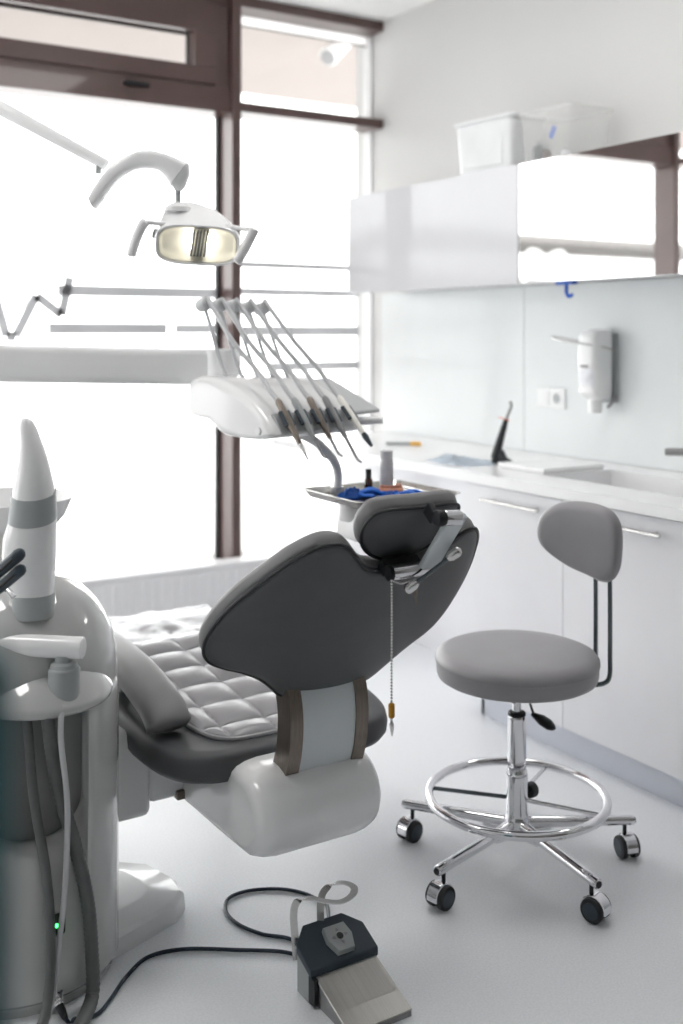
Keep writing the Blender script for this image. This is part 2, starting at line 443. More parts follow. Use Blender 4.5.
b = NB(); cyl(b, p0, p0+dirv*.24, .062, 24, .008); obj('barrel', b, 'white_plastic', sl)
b = NB(); cyl(b, p0+dirv*.236, p0+dirv*.246, .052, 24); obj('lens_rim', b, 'mid_grey', sl)

# ================================================================== KITCHEN RUN ALONG THE RIGHT WALL
XD = 2.48
cells = [(2.62, 3.14, 'white gloss base cabinet at the window end, bar handle beside the grey chair back'),
         (2.10, 2.62, 'white gloss base cabinet under the sink, bar handle behind the stool back'),
         (1.58, 2.10, 'white gloss base cabinet nearest the camera')]
for y0, y1, lab in cells:
    t = thing('base_cabinet', lab, 'cabinet', ((XD+XW)/2, (y0+y1)/2, 0), 0, 'white base cabinets along the right wall')
    b = NB(); box(b, XD+.02, XW-.002, y0+.001, y1-.001, .10, .70 if y0 < 2.9 else .70, .001); obj('body', b, 'gloss_white', t)
    b = NB(); box(b, XD, XD+.019, y0+.0015, y1-.0015, .108, .852, .0015); dr = obj('door', b, 'gloss_white', t)
    ym = (y0+y1)/2-.03
    b = NB(); hz = .808
    cyl(b, (XD-.036, ym-.15, hz), (XD-.036, ym+.15, hz), .0065, 14, .002)
    for s in (-.11, .11): cyl(b, (XD-.036, ym+s, hz), (XD+.001, ym+s, hz), .0045, 10)
    obj('handle', b, 'satin', dr)
b = NB(); box(b, 2.535, 2.56, .9, 3.105, 0, .10, .002); box(b, 2.535, 3.10, 3.085, 3.105, 0, .10, .002); struct('trim_4', b, 'plinth')
kp = NB(); box(kp, 2.86, 2.88, 3.141, 4.58, 0, .859, .002)
tag(obj('modesty_panel', kp, 'gloss_white'), 'white modesty panel under the worktop between cabinets and window', 'panel')

SX0, SX1, SY0, SY1 = 2.63, 2.95, 2.18, 2.86
wt = thing('worktop', 'long white worktop running along the right wall to the window', 'worktop', (2.78, 2.7, .86))
b = NB()
for bx in ((2.455, SX0, .9, 4.58), (SX1, XW-.012, .9, 4.58), (SX0, SX1, .9, SY0), (SX0, SX1, SY1, 4.58)):
    box(b, bx[0], bx[1], bx[2], bx[3], .86, .897)
bmesh.ops.remove_doubles(b, verts=b.verts, dist=.0002)
obj('slab', b, 'counter', wt)
b = NB()
for bx in ((SX0-.006, SX0, SY0-.006, SY1+.006), (SX1, SX1+.006, SY0-.006, SY1+.006), (SX0, SX1, SY0-.006, SY0), (SX0, SX1, SY1, SY1+.006)):
    box(b, bx[0], bx[1], bx[2], bx[3], .72, .8600)
box(b, SX0-.006, SX1+.006, SY0-.006, SY1+.006, .712, .72)
bas = obj('sink_basin', b, 'counter', wt)
b = NB(); cyl(b, (2.79, 2.5, .72), (2.79, 2.5, .724), .03); obj('drain', b, 'chrome', bas)
# back-painted glass
for y0, y1, lab in ((3.515, 4.60, 'pale glass splashback panel nearest the window'), (1.0, 3.512, 'pale glass splashback panel behind the soap dispenser')):
    b = NB(); box(b, XW-.011, XW-.001, y0, y1, .898, 1.60, .0015)
    tag(obj('splashback_panel', b, 'splash'), lab, 'splashback')
# wall cupboards
XU = 2.77
for y0, y1, lab, dm in ((3.172, 4.40, 'white gloss wall cupboard at the window end', 'gloss_upper'), (2.0, 3.168, 'mirror fronted wall cupboard above the soap dispenser', 'mirror')):
    t = thing('wall_cupboard', lab, 'cupboard', ((XU+XW)/2, (y0+y1)/2, 1.59))
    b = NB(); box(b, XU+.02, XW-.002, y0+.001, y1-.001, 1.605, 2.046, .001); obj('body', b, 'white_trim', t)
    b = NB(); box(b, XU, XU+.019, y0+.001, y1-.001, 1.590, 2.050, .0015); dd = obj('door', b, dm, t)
    if dm == 'mirror': dd['label'] = 'mirror polished door reflecting the window'

# --- blue hook under the mirror cupboard
hp = at(565, 284, 3.97)
t = thing('hanging_clip', 'small blue plastic clip hanging below the mirror cupboard', 'clip', (2.80, hp.y, 1.53))
b = NB(); box(b, 2.785, 2.815, hp.y-.045, hp.y+.045, 1.578, 1.6045, .005); obj('grip', b, 'blue', t)
b = NB(); tube(b, crom([(2.80, hp.y, 1.58), (2.80, hp.y, 1.55), (2.80, hp.y-.012, 1.535), (2.80, hp.y-.03, 1.54)], 6), .007, 8); obj('hook', b, 'blue', t)

# --- soap dispenser
sy = 3.02
t = thing('soap_dispenser', 'white wall mounted soap dispenser with wire elbow lever', 'dispenser', (XW-.06, sy, 1.09))
b = NB(); box(b, XW-.028, XW-.0115, sy-.052, sy+.052, 1.13, 1.40, .006, 3); obj('back_plate', b, 'grey_plastic', t)
rings = []
for z, rx, ry in ((1.145, .040, .045), (1.17, .055, .053), (1.30, .058, .055), (1.385, .056, .055), (1.408, .048, .050), (1.416, .03, .035)):
    rings.append(sring((XW-.028-rx, sy, z), (1, 0, 0), (0, 1, 0), rx, ry, 32, 3.2))
b = NB(); loft(b, rings); obj('casing', b, 'white_plastic', t)
b = NB(); loft(b, [sring((XW-.088, sy-.002, z), (1, 0, 0), (0, 1, 0), .0575, .046, 28, 3.2) for z in (1.20, 1.262)]); o = obj('level_window', b, 'label_grey', t)
b = NB(); lathe(b, [(.024, 1.092), (.026, 1.10), (.026, 1.15)], (XW-.085, sy, 0)); obj('nozzle', b, 'white_plastic', t)
b = NB(); box(b, XW-.15, XW-.144, sy-.02, sy+.015, 1.268, 1.278); obj('badge', b, 'mid_grey', t)
b = NB(); tube(b, crom([(XW-.03, sy-.055, 1.33), (XW-.09, sy-.06, 1.345), (XW-.17, sy+.0, 1.362), (XW-.19, sy+.09, 1.372), (XW-.17, sy+.15, 1.385), (XW-.12, sy+.145, 1.38), (XW-.06, sy+.06, 1.36)], 8), .0035, 8)
obj('lever', b, 'satin', t)
b = NB(); tube(b, crom([(XW-.03, sy-.055, 1.16), (XW-.06, sy-.06, 1.13), (XW-.07, sy-.05, 1.115)], 6), .006, 8); obj('pump_foot', b, 'mid_grey', t)

# --- socket
t = thing('wall_socket', 'white double wall socket on the glass left of the soap dispenser', 'socket', (XW-.015, 3.338, 1.09))
b = NB(); box(b, XW-.021, XW-.0115, 3.255, 3.421, 1.09, 1.172, .003); obj('frame', b, 'white_plastic', t)
b = NB(); box(b, XW-.025, XW-.020, 3.345, 3.413, 1.098, 1.164, .002); obj('rocker_switch', b, 'white_trim', t)
b = NB(); lathe(b, [(.029, 0), (.029, .004), (.021, .004), (.019, .001)], (XW-.021, 3.298, 1.131), (-1, 0, 0), 28); obj('outlet', b, 'white_trim', t)
b = NB(); cyl(b, (XW-.0225, 3.298, 1.131), (XW-.0215, 3.298, 1.131), .0185); obj('outlet_well', b, 'grey_plastic', t)

# --- tap
t = thing('tap', 'chrome tap by the sink, spout tip at the right picture edge', 'tap', (3.03, 2.42, .897))
b = NB(); lathe(b, [(.028, 0), (.028, .006), (.020, .012), (.020, .09), (.016, .10)], (3.03, 2.42, .897), seg=24); obj('base', b, 'chrome', t)
b = NB(); tube(b, crom([(3.03, 2.42, .975), (3.01, 2.46, .985), (2.97, 2.55, .988), (2.945, 2.60, .986)], 6), .013, 14); obj('spout', b, 'mid_grey', t)
b = NB(); tube(b, [(3.03, 2.42, .995), (3.035, 2.37, 1.03)], .007, 10); obj('lever', b, 'chrome', t)

# --- things on the worktop
b = NB(); box(b, 2.63, 2.93, 2.875, 3.13, .897, .917, .006, 3, None)
tag(obj('sink_cover_board', b, 'white_plastic'), 'white board lying on the worktop beside the sink', 'board')
cb = at(502, 464, 4.147); cb.z = .897
t = thing('curing_light', 'black curing light standing upright on the worktop', 'curing light', cb)
b = NB(); loft(b, [sring(cb+V((dx, dy, z)), (1, 0, 0), (0, 1, 0), rx, ry, 20, 3) for dx, dy, z, rx, ry in ((0, 0, 0, .042, .036), (0, 0, .012, .042, .036), (-.004, .006, .025, .022, .026), (-.006, .010, .055, .016, .016))])
obj('charging_base', b, 'black', t)
right = V((CS, -SN, 0))
bp0, bp1 = cb-right*.028+V((0, 0, .02)), cb+right*.016+V((0, 0, .172))
b = NB(); tube(b, [bp0, bp0.lerp(bp1, .3), bp0.lerp(bp1, .8), bp1], [.017, .016, .012, .009], 16); obj('grip', b, 'black', t)
b = NB(); tube(b, crom([bp1, bp1+right*.012+V((0, 0, .03)), bp1+right*.02+V((0, 0, .052)), bp1+right*.014+V((0, 0, .068))], 6), .0055, 12); obj('light_guide', b, 'mid_grey', t)
dv = (bp1-bp0).normalized(); b = NB(); sc_ = bp1-right*.008
lathe(b, [(.024, 0), (.024, .0025)], sc_, dv, 24); obj('glare_shield', b, 'red', t)
# crumpled tissue
tp = at(464, 464, 4.20); b = NB()
N = 22; g = [[None]*N for _ in range(N)]
for i in range(N):
    for j in range(N):
        u, v = i/(N-1)-.5, j/(N-1)-.5
        e = max(0, 1-(2*abs(u))**3)*max(0, 1-(2*abs(v))**3)
        p = V((tp.x+u*.19+.03*noise.noise(V((u*4, v*4, 3))), tp.y+v*.26+.03*noise.noise(V((u*4, v*4, 9))), 0))
        p.z = .8985 + (.004+.032*abs(noise.noise(V((u*6, v*6, 1))))+.03*max(0, .8-4*math.hypot(u+.1, v-.2)))*e
        g[i][j] = b.verts.new(p)
for i in range(N-1):
    for j in range(N-1): b.faces.new((g[i][j], g[i+1][j], g[i+1][j+1], g[i][j+1]))
bmesh.ops.solidify(b, geom=list(b.faces), thickness=-.0015)
tag(obj('tissue', b, 'tissue', angle=60), 'crumpled pale blue tissue on the worktop left of the curing light', 'tissue')
# pen with yellow end
pa, pb_ = at(386, 444, 4.86), at(421, 443, 4.83); pa.z = pb_.z = .905
t = thing('applicator', 'thin stick with a yellow end at the window end of the worktop', 'stick', pa)
t.location.z = .897
b = NB(); tube(b, [pa, pa.lerp(pb_, .7)], .007, 10); obj('shaft', b, 'grey_plastic', t)
b = NB(); tube(b, [pa.lerp(pb_, .7), pb_], .0085, 10); obj('cap', b, 'yellow', t)

# --- boxes on the wall cupboard
def tote(name, label, c, sx, sy_, h, rot, m):
    t = thing(name, label, 'box', c, rot)
    b = NB(); w = .004
    out = [sring((0, 0, z), (1, 0, 0), (0, 1, 0), sx/2*k, sy_/2*k, 40, 9) for z, k in ((0, .9), (h, 1.0))]
    inn = [sring((0, 0, z), (1, 0, 0), (0, 1, 0), sx/2*k-w, sy_/2*k-w, 40, 9) for z, k in ((h, 1.0), (w, .9))]
    loft(b, out+inn); obj('body', b, m, t, world=False)
    b = NB(); loft(b, [sring((0, 0, z), (1, 0, 0), (0, 1, 0), sx/2+k, sy_/2+k, 40, 9) for z, k in ((h-.012, .002), (h-.012, .009), (h, .009), (h, .002))], False); obj('rim', b, m, t, world=False)
    return t
c1 = V((2.905, 3.44, 2.0465))
t = tote('storage_box', 'white frosted plastic box on top of the cupboards', c1, .21, .33, .225, .10, 'frosted_box')
b = NB(); box(b, -.102, -.098, -.11, .11, .03, .19, .001); obj('inset_panel', b, 'frosted_box', t, world=False)
b = NB(); box(b, -.0925, -.0885, -.10, .08, .02, .10, .001); box(b, -.0925, -.0885, -.09, .10, .108, .122, .001); obj('paper_insert', b, 'print_grey', t, world=False)
c2 = V((2.93, 3.085, 2.0465))
t = tote('storage_box', 'clear plastic box with small bottles inside, beside the frosted box', c2, .23, .29, .205, 0, 'clear_box')
def flask(x, y, r, h, m, lab):
    z0 = 2.0465+.005
    t = thing('small_bottle', lab, 'bottle', (x, y, z0))
    b = NB(); lathe(b, [(r*.9, 0), (r, .004), (r, h*.7), (r*.5, h*.82)], (x, y, z0), seg=18); obj('body', b, m, t)
    b = NB(); lathe(b, [(r*.55, h*.8), (r*.55, h)], (x, y, z0), seg=14); obj('cap', b, 'grey_plastic', t)
flask(2.875, 3.165, .026, .10, 'slate', 'dark small bottle at the left end inside the clear box')
flask(2.865, 3.115, .018, .07, 'amber', 'brown small bottle in the middle of the clear box')
flask(2.91, 3.06, .018, .06, 'label_grey', 'pale grey small bottle at the right end inside the clear box')
b = NB(); mt = Matrix.Translation((2.835, 3.05, 2.16)) @ Matrix.Rotation(.5, 4, 'X'); box(b, -.003, .003, -.011, .011, -.024, .024, .002, 2, mt)
# blue sticker on the clear box
o = obj('sticker', b, 'blue', t)

# ================================================================== DENTAL UNIT (left)
uc = W(-.712, 2.40, 0); UX, UY = uc.x, uc.y
du = thing('dental_unit', 'white rounded floor standing dental unit at the left edge', 'dental unit', (UX, UY, 0))
L_ = V((CS, -SN, 0)); D_ = V((SN, CS, 0))       # right / away, in plan
R0 = .213
b = NB(); ring_prof = [(R0-.012, .0), (R0-.012, .02), (R0-.004, .024), (R0, .03), (R0, .612), (R0-.006, .62)]
lathe(b, ring_prof, (UX, UY, 0), seg=96)
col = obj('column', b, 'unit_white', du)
# recess for the hoses in its front
cut = NB()
rc = W(-.597, 2.17, 0)
fv = (V((rc.x-UX, rc.y-UY, 0))).normalized(); sv = V((-fv.y, fv.x, 0))
poly = rrect(-.105, .105, .33, .90, .09, 10)
lo = [cut.verts.new(V((UX, UY, 0))+fv*(R0-.075)+sv*p[0]+V((0, 0, p[1]))) for p in poly]
hi = [cut.verts.new(V((UX, UY, 0))+fv*(R0+.1)+sv*p[0]+V((0, 0, p[1]))) for p in poly]
cut.faces.new(lo); cut.faces.new(list(reversed(hi)))
for k in range(len(poly)): cut.faces.new((lo[k], lo[(k+1) % len(poly)], hi[(k+1) % len(poly)], hi[k]))
boolean_cut(col, cut)
b = NB(); pin = [(p[0]*.97, .33+.004+(p[1]-.33)*.99) for p in poly if True]  # dark sheet at the back of the recess, painting its shade
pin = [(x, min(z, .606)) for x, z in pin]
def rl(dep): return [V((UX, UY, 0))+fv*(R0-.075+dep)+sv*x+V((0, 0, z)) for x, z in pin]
loft(b, [rl(.0005), rl(.003)]); o = obj('recess_shade_sheet', b, 'recess_shade', du); o['label'] = 'dark grey sheet standing in for the shade in the hose recess'
# dome behind, cap in front
dc = V((UX, UY, 0)) + D_*.055 - L_*.02
b = NB(); pr = [(R0+.006, .605), (R0+.006, .64)]
for k in range(1, 15):
    a = k/14*PI/2; pr.append(((R0+.006)*math.cos(a)**.92 if k < 14 else 0, .64+.225*math.sin(a)))
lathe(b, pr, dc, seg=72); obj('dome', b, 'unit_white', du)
cc = W(-.665, 2.372, 0)
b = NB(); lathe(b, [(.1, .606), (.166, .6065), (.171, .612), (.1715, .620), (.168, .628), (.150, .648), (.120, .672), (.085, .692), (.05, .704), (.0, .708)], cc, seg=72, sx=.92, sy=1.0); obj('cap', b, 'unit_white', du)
# knob post and side arm
kp = at(64, 690, 2.272)
b = NB(); lathe(b, [(.0335, -.03), (.0335, .045), (.031, .049), (.029, .05), (.027, .058), (.018, .062), (.018, .075)], V((kp.x, kp.y, .648)), seg=32); obj('post', b, 'grey_plastic', du)
arm0 = V((kp.x, kp.y, .737))+L_*.042; arm1 = arm0 - L_*.42 + D_*.03 + V((0, 0, .012))
b = NB(); cyl(b, arm0, arm1, .0235, 28, .006); obj('swing_arm', b, 'white_plastic', du)
# horn shaped pillar
def pxring(xl, xr, y, d, dep, e=2.2, tilt=0):
    l, r = at(xl, y, d), at(xr, y, d)
    c = (l+r)/2; return sring(c, (r-l).normalized(), D_ + V((0, 0, tilt)), (r-l).length/2, dep, 36, e)
hd = 2.335
b = NB(); loft(b, [pxring(13, 54, 616, hd, .046), pxring(13, 54, 593, hd, .046)]); obj('pillar_collar', b, 'grey_plastic', du)
b = NB(); loft(b, [pxring(12, 53.5, 593.5, hd, .045), pxring(10, 53.5, 588, hd, .047), pxring(6, 54, 575, hd, .05), pxring(3, 55, 556, hd, .052), pxring(4, 55.5, 538, hd, .05), pxring(7, 56, 526, hd, .048, tilt=.15), pxring(9.5, 56, 517, hd, .046, tilt=.30)]); obj('pillar_body', b, 'white_plastic', du)
b = NB(); loft(b, [pxring(8.8, 56.6, 518, hd, .048, tilt=.30), pxring(12.2, 55.2, 492, hd, .0452, tilt=.30)]); obj('pillar_band', b, 'grey_plastic', du)
b = NB(); loft(b, [pxring(12.8, 54.4, 493, hd, .0442, tilt=.30), pxring(14.2, 53.5, 486, hd, .043, tilt=.15), pxring(16.2, 52, 478, hd, .041), pxring(18.6, 48.5, 463, hd, .037), pxring(20, 44.6, 450, hd, .032), pxring(20.3, 40, 438, hd, .026), pxring(19.6, 36.2, 428, hd, .021), pxring(20, 33, 422, hd, .016), pxring(21.5, 29.5, 419, hd, .010), pxring(23.5, 27, 417.8, hd, .004)]); obj('pillar_horn', b, 'white_plastic', du)
# spittoon bowl
bc = W(-.825, 2.62, -.018)
b = NB()
lathe(b, [(.03, .86), (.05, .885), (.105, .925), (.150, .975), (.168, 1.015), (.171, 1.02), (.166, 1.018), (.146, .977), (.10, .930), (.04, .893), (0, .890)], bc, seg=56); bw = obj('spittoon_bowl', b, 'white_plastic', du)
b = NB(); lathe(b, [(.07, .70), (.055, .80), (.035, .865)], bc, seg=28); obj('bowl_stem', b, 'white_plastic', du)
# rear body carrying post and bowl (out of frame to the left)
b = NB(); rb = W(-.95, 2.58, 0); loft(b, [sring(rb+V((0, 0, z)), L_, D_, rx, ry, 48, 3) for z, rx, ry in ((0, .20, .22), (.62, .20, .22), (.70, .18, .20), (.74, .12, .14))]); obj('rear_body', b, 'unit_white', du)
pb = W(-1.22, 3.0, 0)
b = NB(); lathe(b, [(.12, 0), (.12, .02), (.055, .05), (.05, .1), (.05, 2.2), (.045, 2.215)], pb, seg=32); obj('mast', b, 'white_plastic', du)
b = NB(); ml = (pb-rb); tube(b, [rb+V((0, 0, .1)), pb+V((0, 0, .1))], .06, 16); obj('mast_foot', b, 'white_plastic', du)
# LED window
def onfront(x, y, r=R0):
    """point on the column's front skin seen at that pixel"""
    for k in range(400):
        d = 1.9+k*.0015
        p = at(x, y, d)
        if (V((p.x-UX, p.y-UY, 0))).length <= r: return p
    return p
lp = onfront(58, 924); ln = V((lp.x-UX, lp.y-UY, 0)).normalized(); ls = V((0, 0, 1)).cross(ln)
lm = Matrix((( ls.x, ln.x, 0, lp.x), (ls.y, ln.y, 0, lp.y), (0, 0, 1, lp.z), (0, 0, 0, 1)))
b = NB(); vs = prism(b, rrect(-.015, .015, -.023, .023, .006, 5), -.004, .002, fn=lambda c: lm @ V((c.x, c.z, c.y))); lw = obj('indicator_window', b, 'black', du)
b = NB(); cyl(b, lm @ V((-.004, .001, -.001)), lm @ V((-.004, .004, -.001)), .0042, 12); o = obj('indicator_light', b, 'led', lw); o['label'] = 'green indicator light'
# socket plate for the pedal cable
jp = onfront(56, 1000); jn = V((jp.x-UX, jp.y-UY, 0)).normalized(); js = V((0, 0, 1)).cross(jn)
jm = Matrix(((js.x, jn.x, 0, jp.x), (js.y, jn.y, 0, jp.y), (0, 0, 1, jp.z), (0, 0, 0, 1)))
b = NB(); box(b, -.014, .014, -.006, .003, -.018, .018, .001, 1, jm); cyl(b, jm @ V((0, .002, 0)), jm @ V((0, .018, 0)), .0105, 18, .002); obj('cable_socket', b, 'chrome', du)
# hoses
def hose(name, pts, r, m, rib=0):
    P = crom(pts, 14)
    b = NB()
    if rib:
        # even steps along the run, ribbed
        Q = [P[0]]; acc = 0
        for a, c in zip(P, P[1:]):
            L = (c-a).length
            while acc+L >= rib:
                t = (rib-acc)/L; a = a.lerp(c, t); Q.append(a); L = (c-a).length; acc = 0
            acc += L
        tube(b, Q, [r*(1.0 if k % 2 else .89) for k in range(len(Q))], 14)
    else: tube(b, P, r, 12)
    return obj(name, b, m, du, angle=80 if not rib else 50)
def hp_(x, y, off): 
    p = onfront(x, y); n = V((p.x-UX, p.y-UY, 0)).normalized(); return p+n*off
top = lambda x, y: at(x, y, 2.235)
hose('suction_hose', [top(27, 708), at(28, 730, 2.225), hp_(34, 800, .006), hp_(44, 870, .018), hp_(46.5, 930, .03), hp_(43, 985, .045), at(38, 1035, 2.05)+V((0, 0, .0)), W(-.60, 1.98, .05)-D_*.0], .0105, 'hose')
hose('suction_hose', [top(47, 708), at(51, 745, 2.22), hp_(58, 790, .004), hp_(70, 840, .018), hp_(80, 895, .025), hp_(82.5, 945, .03), hp_(80, 990, .04), at(76, 1035, 2.10), W(-.50, 2.02, .05)], .0150, 'hose', .0060)
hose('water_tube', [top(62, 706), at(61, 740, 2.215), hp_(60.5, 800, .034), hp_(58.5, 880, .034), hp_(55, 940, .022), hp_(49, 985, .03), at(44, 1030, 2.09), W(-.575, 2.0, .03)], .006, 'tube_grey')
# bridge to the chair and floor plate
b = NB(); box(b, .80, .985, 2.45, 2.66, .235, .45, .02, 3); obj('bridge', b, 'white_plastic', du)
b = NB(); pl = [(.70, 2.28), (.86, 2.325), (1.02, 2.385), (1.062, 2.43), (1.068, 2.50), (1.04, 2.60), (.97, 2.66), (.70, 2.68)]
prism(b, pl, 0, .012)
prev = [V((p[0], p[1], .012)) for p in pl]
ctr = V((.78, 2.48, 0))
def scaled(k, z): return [V((ctr.x+(p[0]-ctr.x)*k, ctr.y+(p[1]-ctr.y)*k, z)) for p in pl]
loft(b, [scaled(1, .01), scaled(.99, .040), scaled(.95, .050), scaled(.70, .066), scaled(.66, .067)]); obj('floor_plate', b, 'white_plastic', du, angle=25)

# suction handpieces held at the end of the swing arm
for (x0, y0), (x1, y1), r, lab in (((-14, 583), (19, 554.5), .0128, 'black suction handle at the left edge, upper of the pair'), ((-12, 598), (20.5, 570), .0118, 'black suction handle at the left edge, lower of the pair')):
    p, q_ = at(x0, y0, 2.12), at(x1, y1, 2.10)
    t = thing('suction_handpiece', lab, 'handpiece', p, 0, 'black suction handles')
    dd = (q_-p).normalized(); L = (q_-p).length
    b = NB(); tube(b, [p, q_-dd*r*.5, q_-dd*r*.1, q_+dd*r*.5, q_+dd*r*.85, q_+dd*r*.99], [r*.85, r, r, r*.85, r*.5, r*.1], 20); obj('handle', b, 'slate', t)
    nrm = dd.cross(D_).normalized()
    b = NB(); tube(b, [p+dd*L*.45-D_*r*.9, p+dd*L*.88-D_*r*.9], r*.3, 10); obj('slide_valve', b, 'black', t)
h0 = at(-20, 585, 2.14); h1 = at(13, 592, 2.12)
b = NB(); tube(b, [at(-14, 575, 2.14), at(2, 584, 2.135), at(14, 597, 2.13)], .0045, 10, flat=(1, 2.2)); obj('holder_rail', b, 'chrome', du)
b = NB(); tube(b, crom([arm1, arm1+V((-.02, 0, .06)), at(-30, 580, 2.15), at(-14, 576, 2.14)], 6), .011, 12); obj('holder_arm', b, 'white_plastic', du)

# ================================================================== DENTAL CHAIR
CX = 1.27
ch = thing('dental_chair', 'grey dental chair seen from behind its reclined back', 'dental chair', (1.25, 2.45, .23))
# housing under the seat
def housing():
    b = NB(); rings = []
    # cross sections along X, profile in Y-Z
    prof = []
    for k in range(17):                       # round rear nose
        a = PI/2 + k/16*PI*.98
        prof.append((2.145+.105*math.cos(a), .335+.098*math.sin(a)))
    prof += [(2.30, .232), (2.48, .243), (2.62, .27), (2.72, .32), (2.74, .38), (2.70, .425), (2.50, .432), (2.30, .434)]
    cy = sum(p[0] for p in prof)/len(prof); cz = .335
    for x, k in ((1.070, .55), (1.074, .72), (1.085, .86), (1.105, .95), (1.135, 1.0), (1.25, 1.0), (1.33, 1.0), (1.36, .95), (1.38, .86), (1.391, .72), (1.395, .55)):
        # shrink towards the rounded ends by a fixed inset
        ins = (1-k)*.10
        ring = []
        for (y, z) in prof:
            dy, dz = y-cy, z-cz; L = math.hypot(dy, dz)
            f = max(0, (L-ins)/L); ring.append(V((x, cy+dy*f, cz+dz*f)))
        rings.append(ring)
    loft(b, rings)
    return b
hs = obj('base_housing', housing(), 'white_plastic', ch, angle=60)
b = NB(); box(b, .983, 1.10, 2.46, 2.62, .262, .40, .012, 3); obj('bridge_arm', b, 'white_plastic', ch)
b = NB(); box(b, 1.050, 1.075, 2.449, 2.475, .258, .280, .003); obj('joint_pin', b, 'bronze', ch)

# curved back stem: white panel between bronze strips
stem_c = crom([(2.118, .36), (2.105, .40), (2.083, .46), (2.074, .52), (2.076, .57), (2.088, .61), (2.105, .64)] and [V((0, y, z)) for y, z in ((2.125, .355), (2.106, .40), (2.084, .46), (2.075, .52), (2.078, .57), (2.090, .61), (2.108, .645))], 6)
def sweep(x0, x1, front, back):
    b = NB(); T, A = frames(stem_c, up=(0, 1, 0)); rings = []
    for p, t in zip(stem_c, T):
        n = V((0, -t.z, t.y)) ; n = n if n.y < 0 else -n       # outward = towards the rear
        a, c = p+n*front, p-n*back
        rings.append([V((x0, a.y, a.z)), V((x1, a.y, a.z)), V((x1, c.y, c.z)), V((x0, c.y, c.z))])
    loft(b, rings); return b
st = obj('back_stem', sweep(1.186, 1.329, .000, .03), 'stem_white', ch)
for x0, x1 in ((1.155, 1.188), (1.327, 1.360)): obj('stem_strip', sweep(x0, x1, .0035, .055), 'bronze', ch)
b = NB(); box(b, 1.151, 1.364, 2.085, 2.175, .383, .393, .003); 
for v in b.verts: v.co.z += -(v.co.y-2.13)*.0
obj('stem_slot', b, 'black_gasket', ch)

# ---- seat cushion
def plan(ins=0.0, y1=2.95):
    hw0 = .305-ins
    pts = []
    # rear edge and rounded rear corners, then the sides narrowing to the knees
    raw = [(0, 2.195), (.17, 2.196), (.24, 2.212), (.288, 2.255), (.316, 2.33), (.328, 2.45), (.330, 2.60), (.312, 2.78), (.290, y1)]
    pr = crom([V((x, y, 0)) for x, y in raw], 6)
    right_ = [(p.x*(hw0/.305), p.y + ins*max(0, 1-(p.y-2.195)/.4)) for p in pr]
    right_[-1] = (right_[-1][0], y1-ins)
    left = [(-x, y) for x, y in reversed(right_[1:])]
    return [(1.25+x, y) for x, y in right_] + [(1.25+x, y) for x, y in left]
def zt(y): return .455 + .055*max(0, min(1, (y-2.25)/.6))          # the seat rises to the knees
def seat():
    b = NB(); rings = []
    for ins, z, mode in ((.07, .375, 0), (.035, .376, 0), (.012, .386, 0), (.002, .402, 0), (0, .425, 0), (.004, -.012, 1), (.014, -.003, 1), (.03, .0, 1), (.08, .0, 1), (.16, -.004, 1)):
        P = plan(ins); rings.append([V((x, y, (z if mode == 0 else zt(y)+z) + (0 if mode else .5*(zt(y)-.455)))) for x, y in P])
    loft(b, rings); return b
obj('seat_cushion', seat(), 'leather', ch, angle=70)
# quilted pad on top
def inside(P, x, y):
    c = False; n = len(P); j = n-1
    for i in range(n):
        (xi, yi), (xj, yj) = P[i], P[j]
        if (yi > y) != (yj > y) and x < (xj-xi)*(y-yi)/(yj-yi)+xi: c = not c
        j = i
    return c
def edge_dist(P, x, y):
    best = 9
    for (x0, y0), (x1, y1) in zip(P, P[1:]+P[:1]):
        dx, dy = x1-x0, y1-y0; t = max(0, min(1, ((x-x0)*dx+(y-y0)*dy)/(dx*dx+dy*dy+1e-12)))
        best = min(best, math.hypot(x-x0-t*dx, y-y0-t*dy))
    return best
QP = [(1.25+(x-1.25)*.80, y) for x, y in plan(.055)]
def quilt():
    b = NB(); S = .118; NX, NY = 150, 190
    y0, y1 = min(p[1] for p in QP)+.0005, max(p[1] for p in QP)-.0005
    def span(y):
        xs = []
        for (xa, ya), (xb, yb) in zip(QP, QP[1:]+QP[:1]):
            if (ya > y) != (yb > y): xs.append(xa+(y-ya)/(yb-ya)*(xb-xa))
        return (min(xs), max(xs)) if len(xs) > 1 else (1.249, 1.251)
    top, bot = [], []
    for j in range(NY):
        y = y0+(y1-y0)*j/(NY-1); xa, xb = span(y); r1, r2 = [], []
        for i in range(NX):
            x = xa+(xb-xa)*i/(NX-1)
            e = min(x-xa, xb-x, (y-y0)*1.0, y1-y)
            a = abs(math.sin(PI*(x-1.222)/S)); c = abs(math.sin(PI*(y-2.322)/S))
            h = .017*(a**.30)*(c**.30)*min(1, max(0, e)/.02)**.5
            r1.append(b.verts.new(V((x, y, zt(y)+.004+h)))); r2.append(V((x, y, zt(y)-.008)))
        top.append(r1)
    for j in range(NY-1):
        for i in range(NX-1): b.faces.new((top[j][i], top[j][i+1], top[j+1][i+1], top[j+1][i]))
    rim = [top[0][i] for i in range(NX)]+[top[j][NX-1] for j in range(1, NY)]+[top[NY-1][i] for i in range(NX-2, -1, -1)]+[top[j][0] for j in range(NY-2, 0, -1)]
    low = [b.verts.new(V((v.co.x, v.co.y, zt(v.co.y)-.008))) for v in rim]
    n = len(rim)
    for k in range(n): b.faces.new((rim[k], low[k], low[(k+1) % n], rim[(k+1) % n]))
    b.faces.new(low)
    return b
obj('quilted_pad', quilt(), 'quilt', ch, angle=80)
b = NB(); tube(b, [V((x, y, zt(y)+.004)) for x, y in QP], .006, 8, closed=True); obj('pad_piping', b, 'quilt', ch)
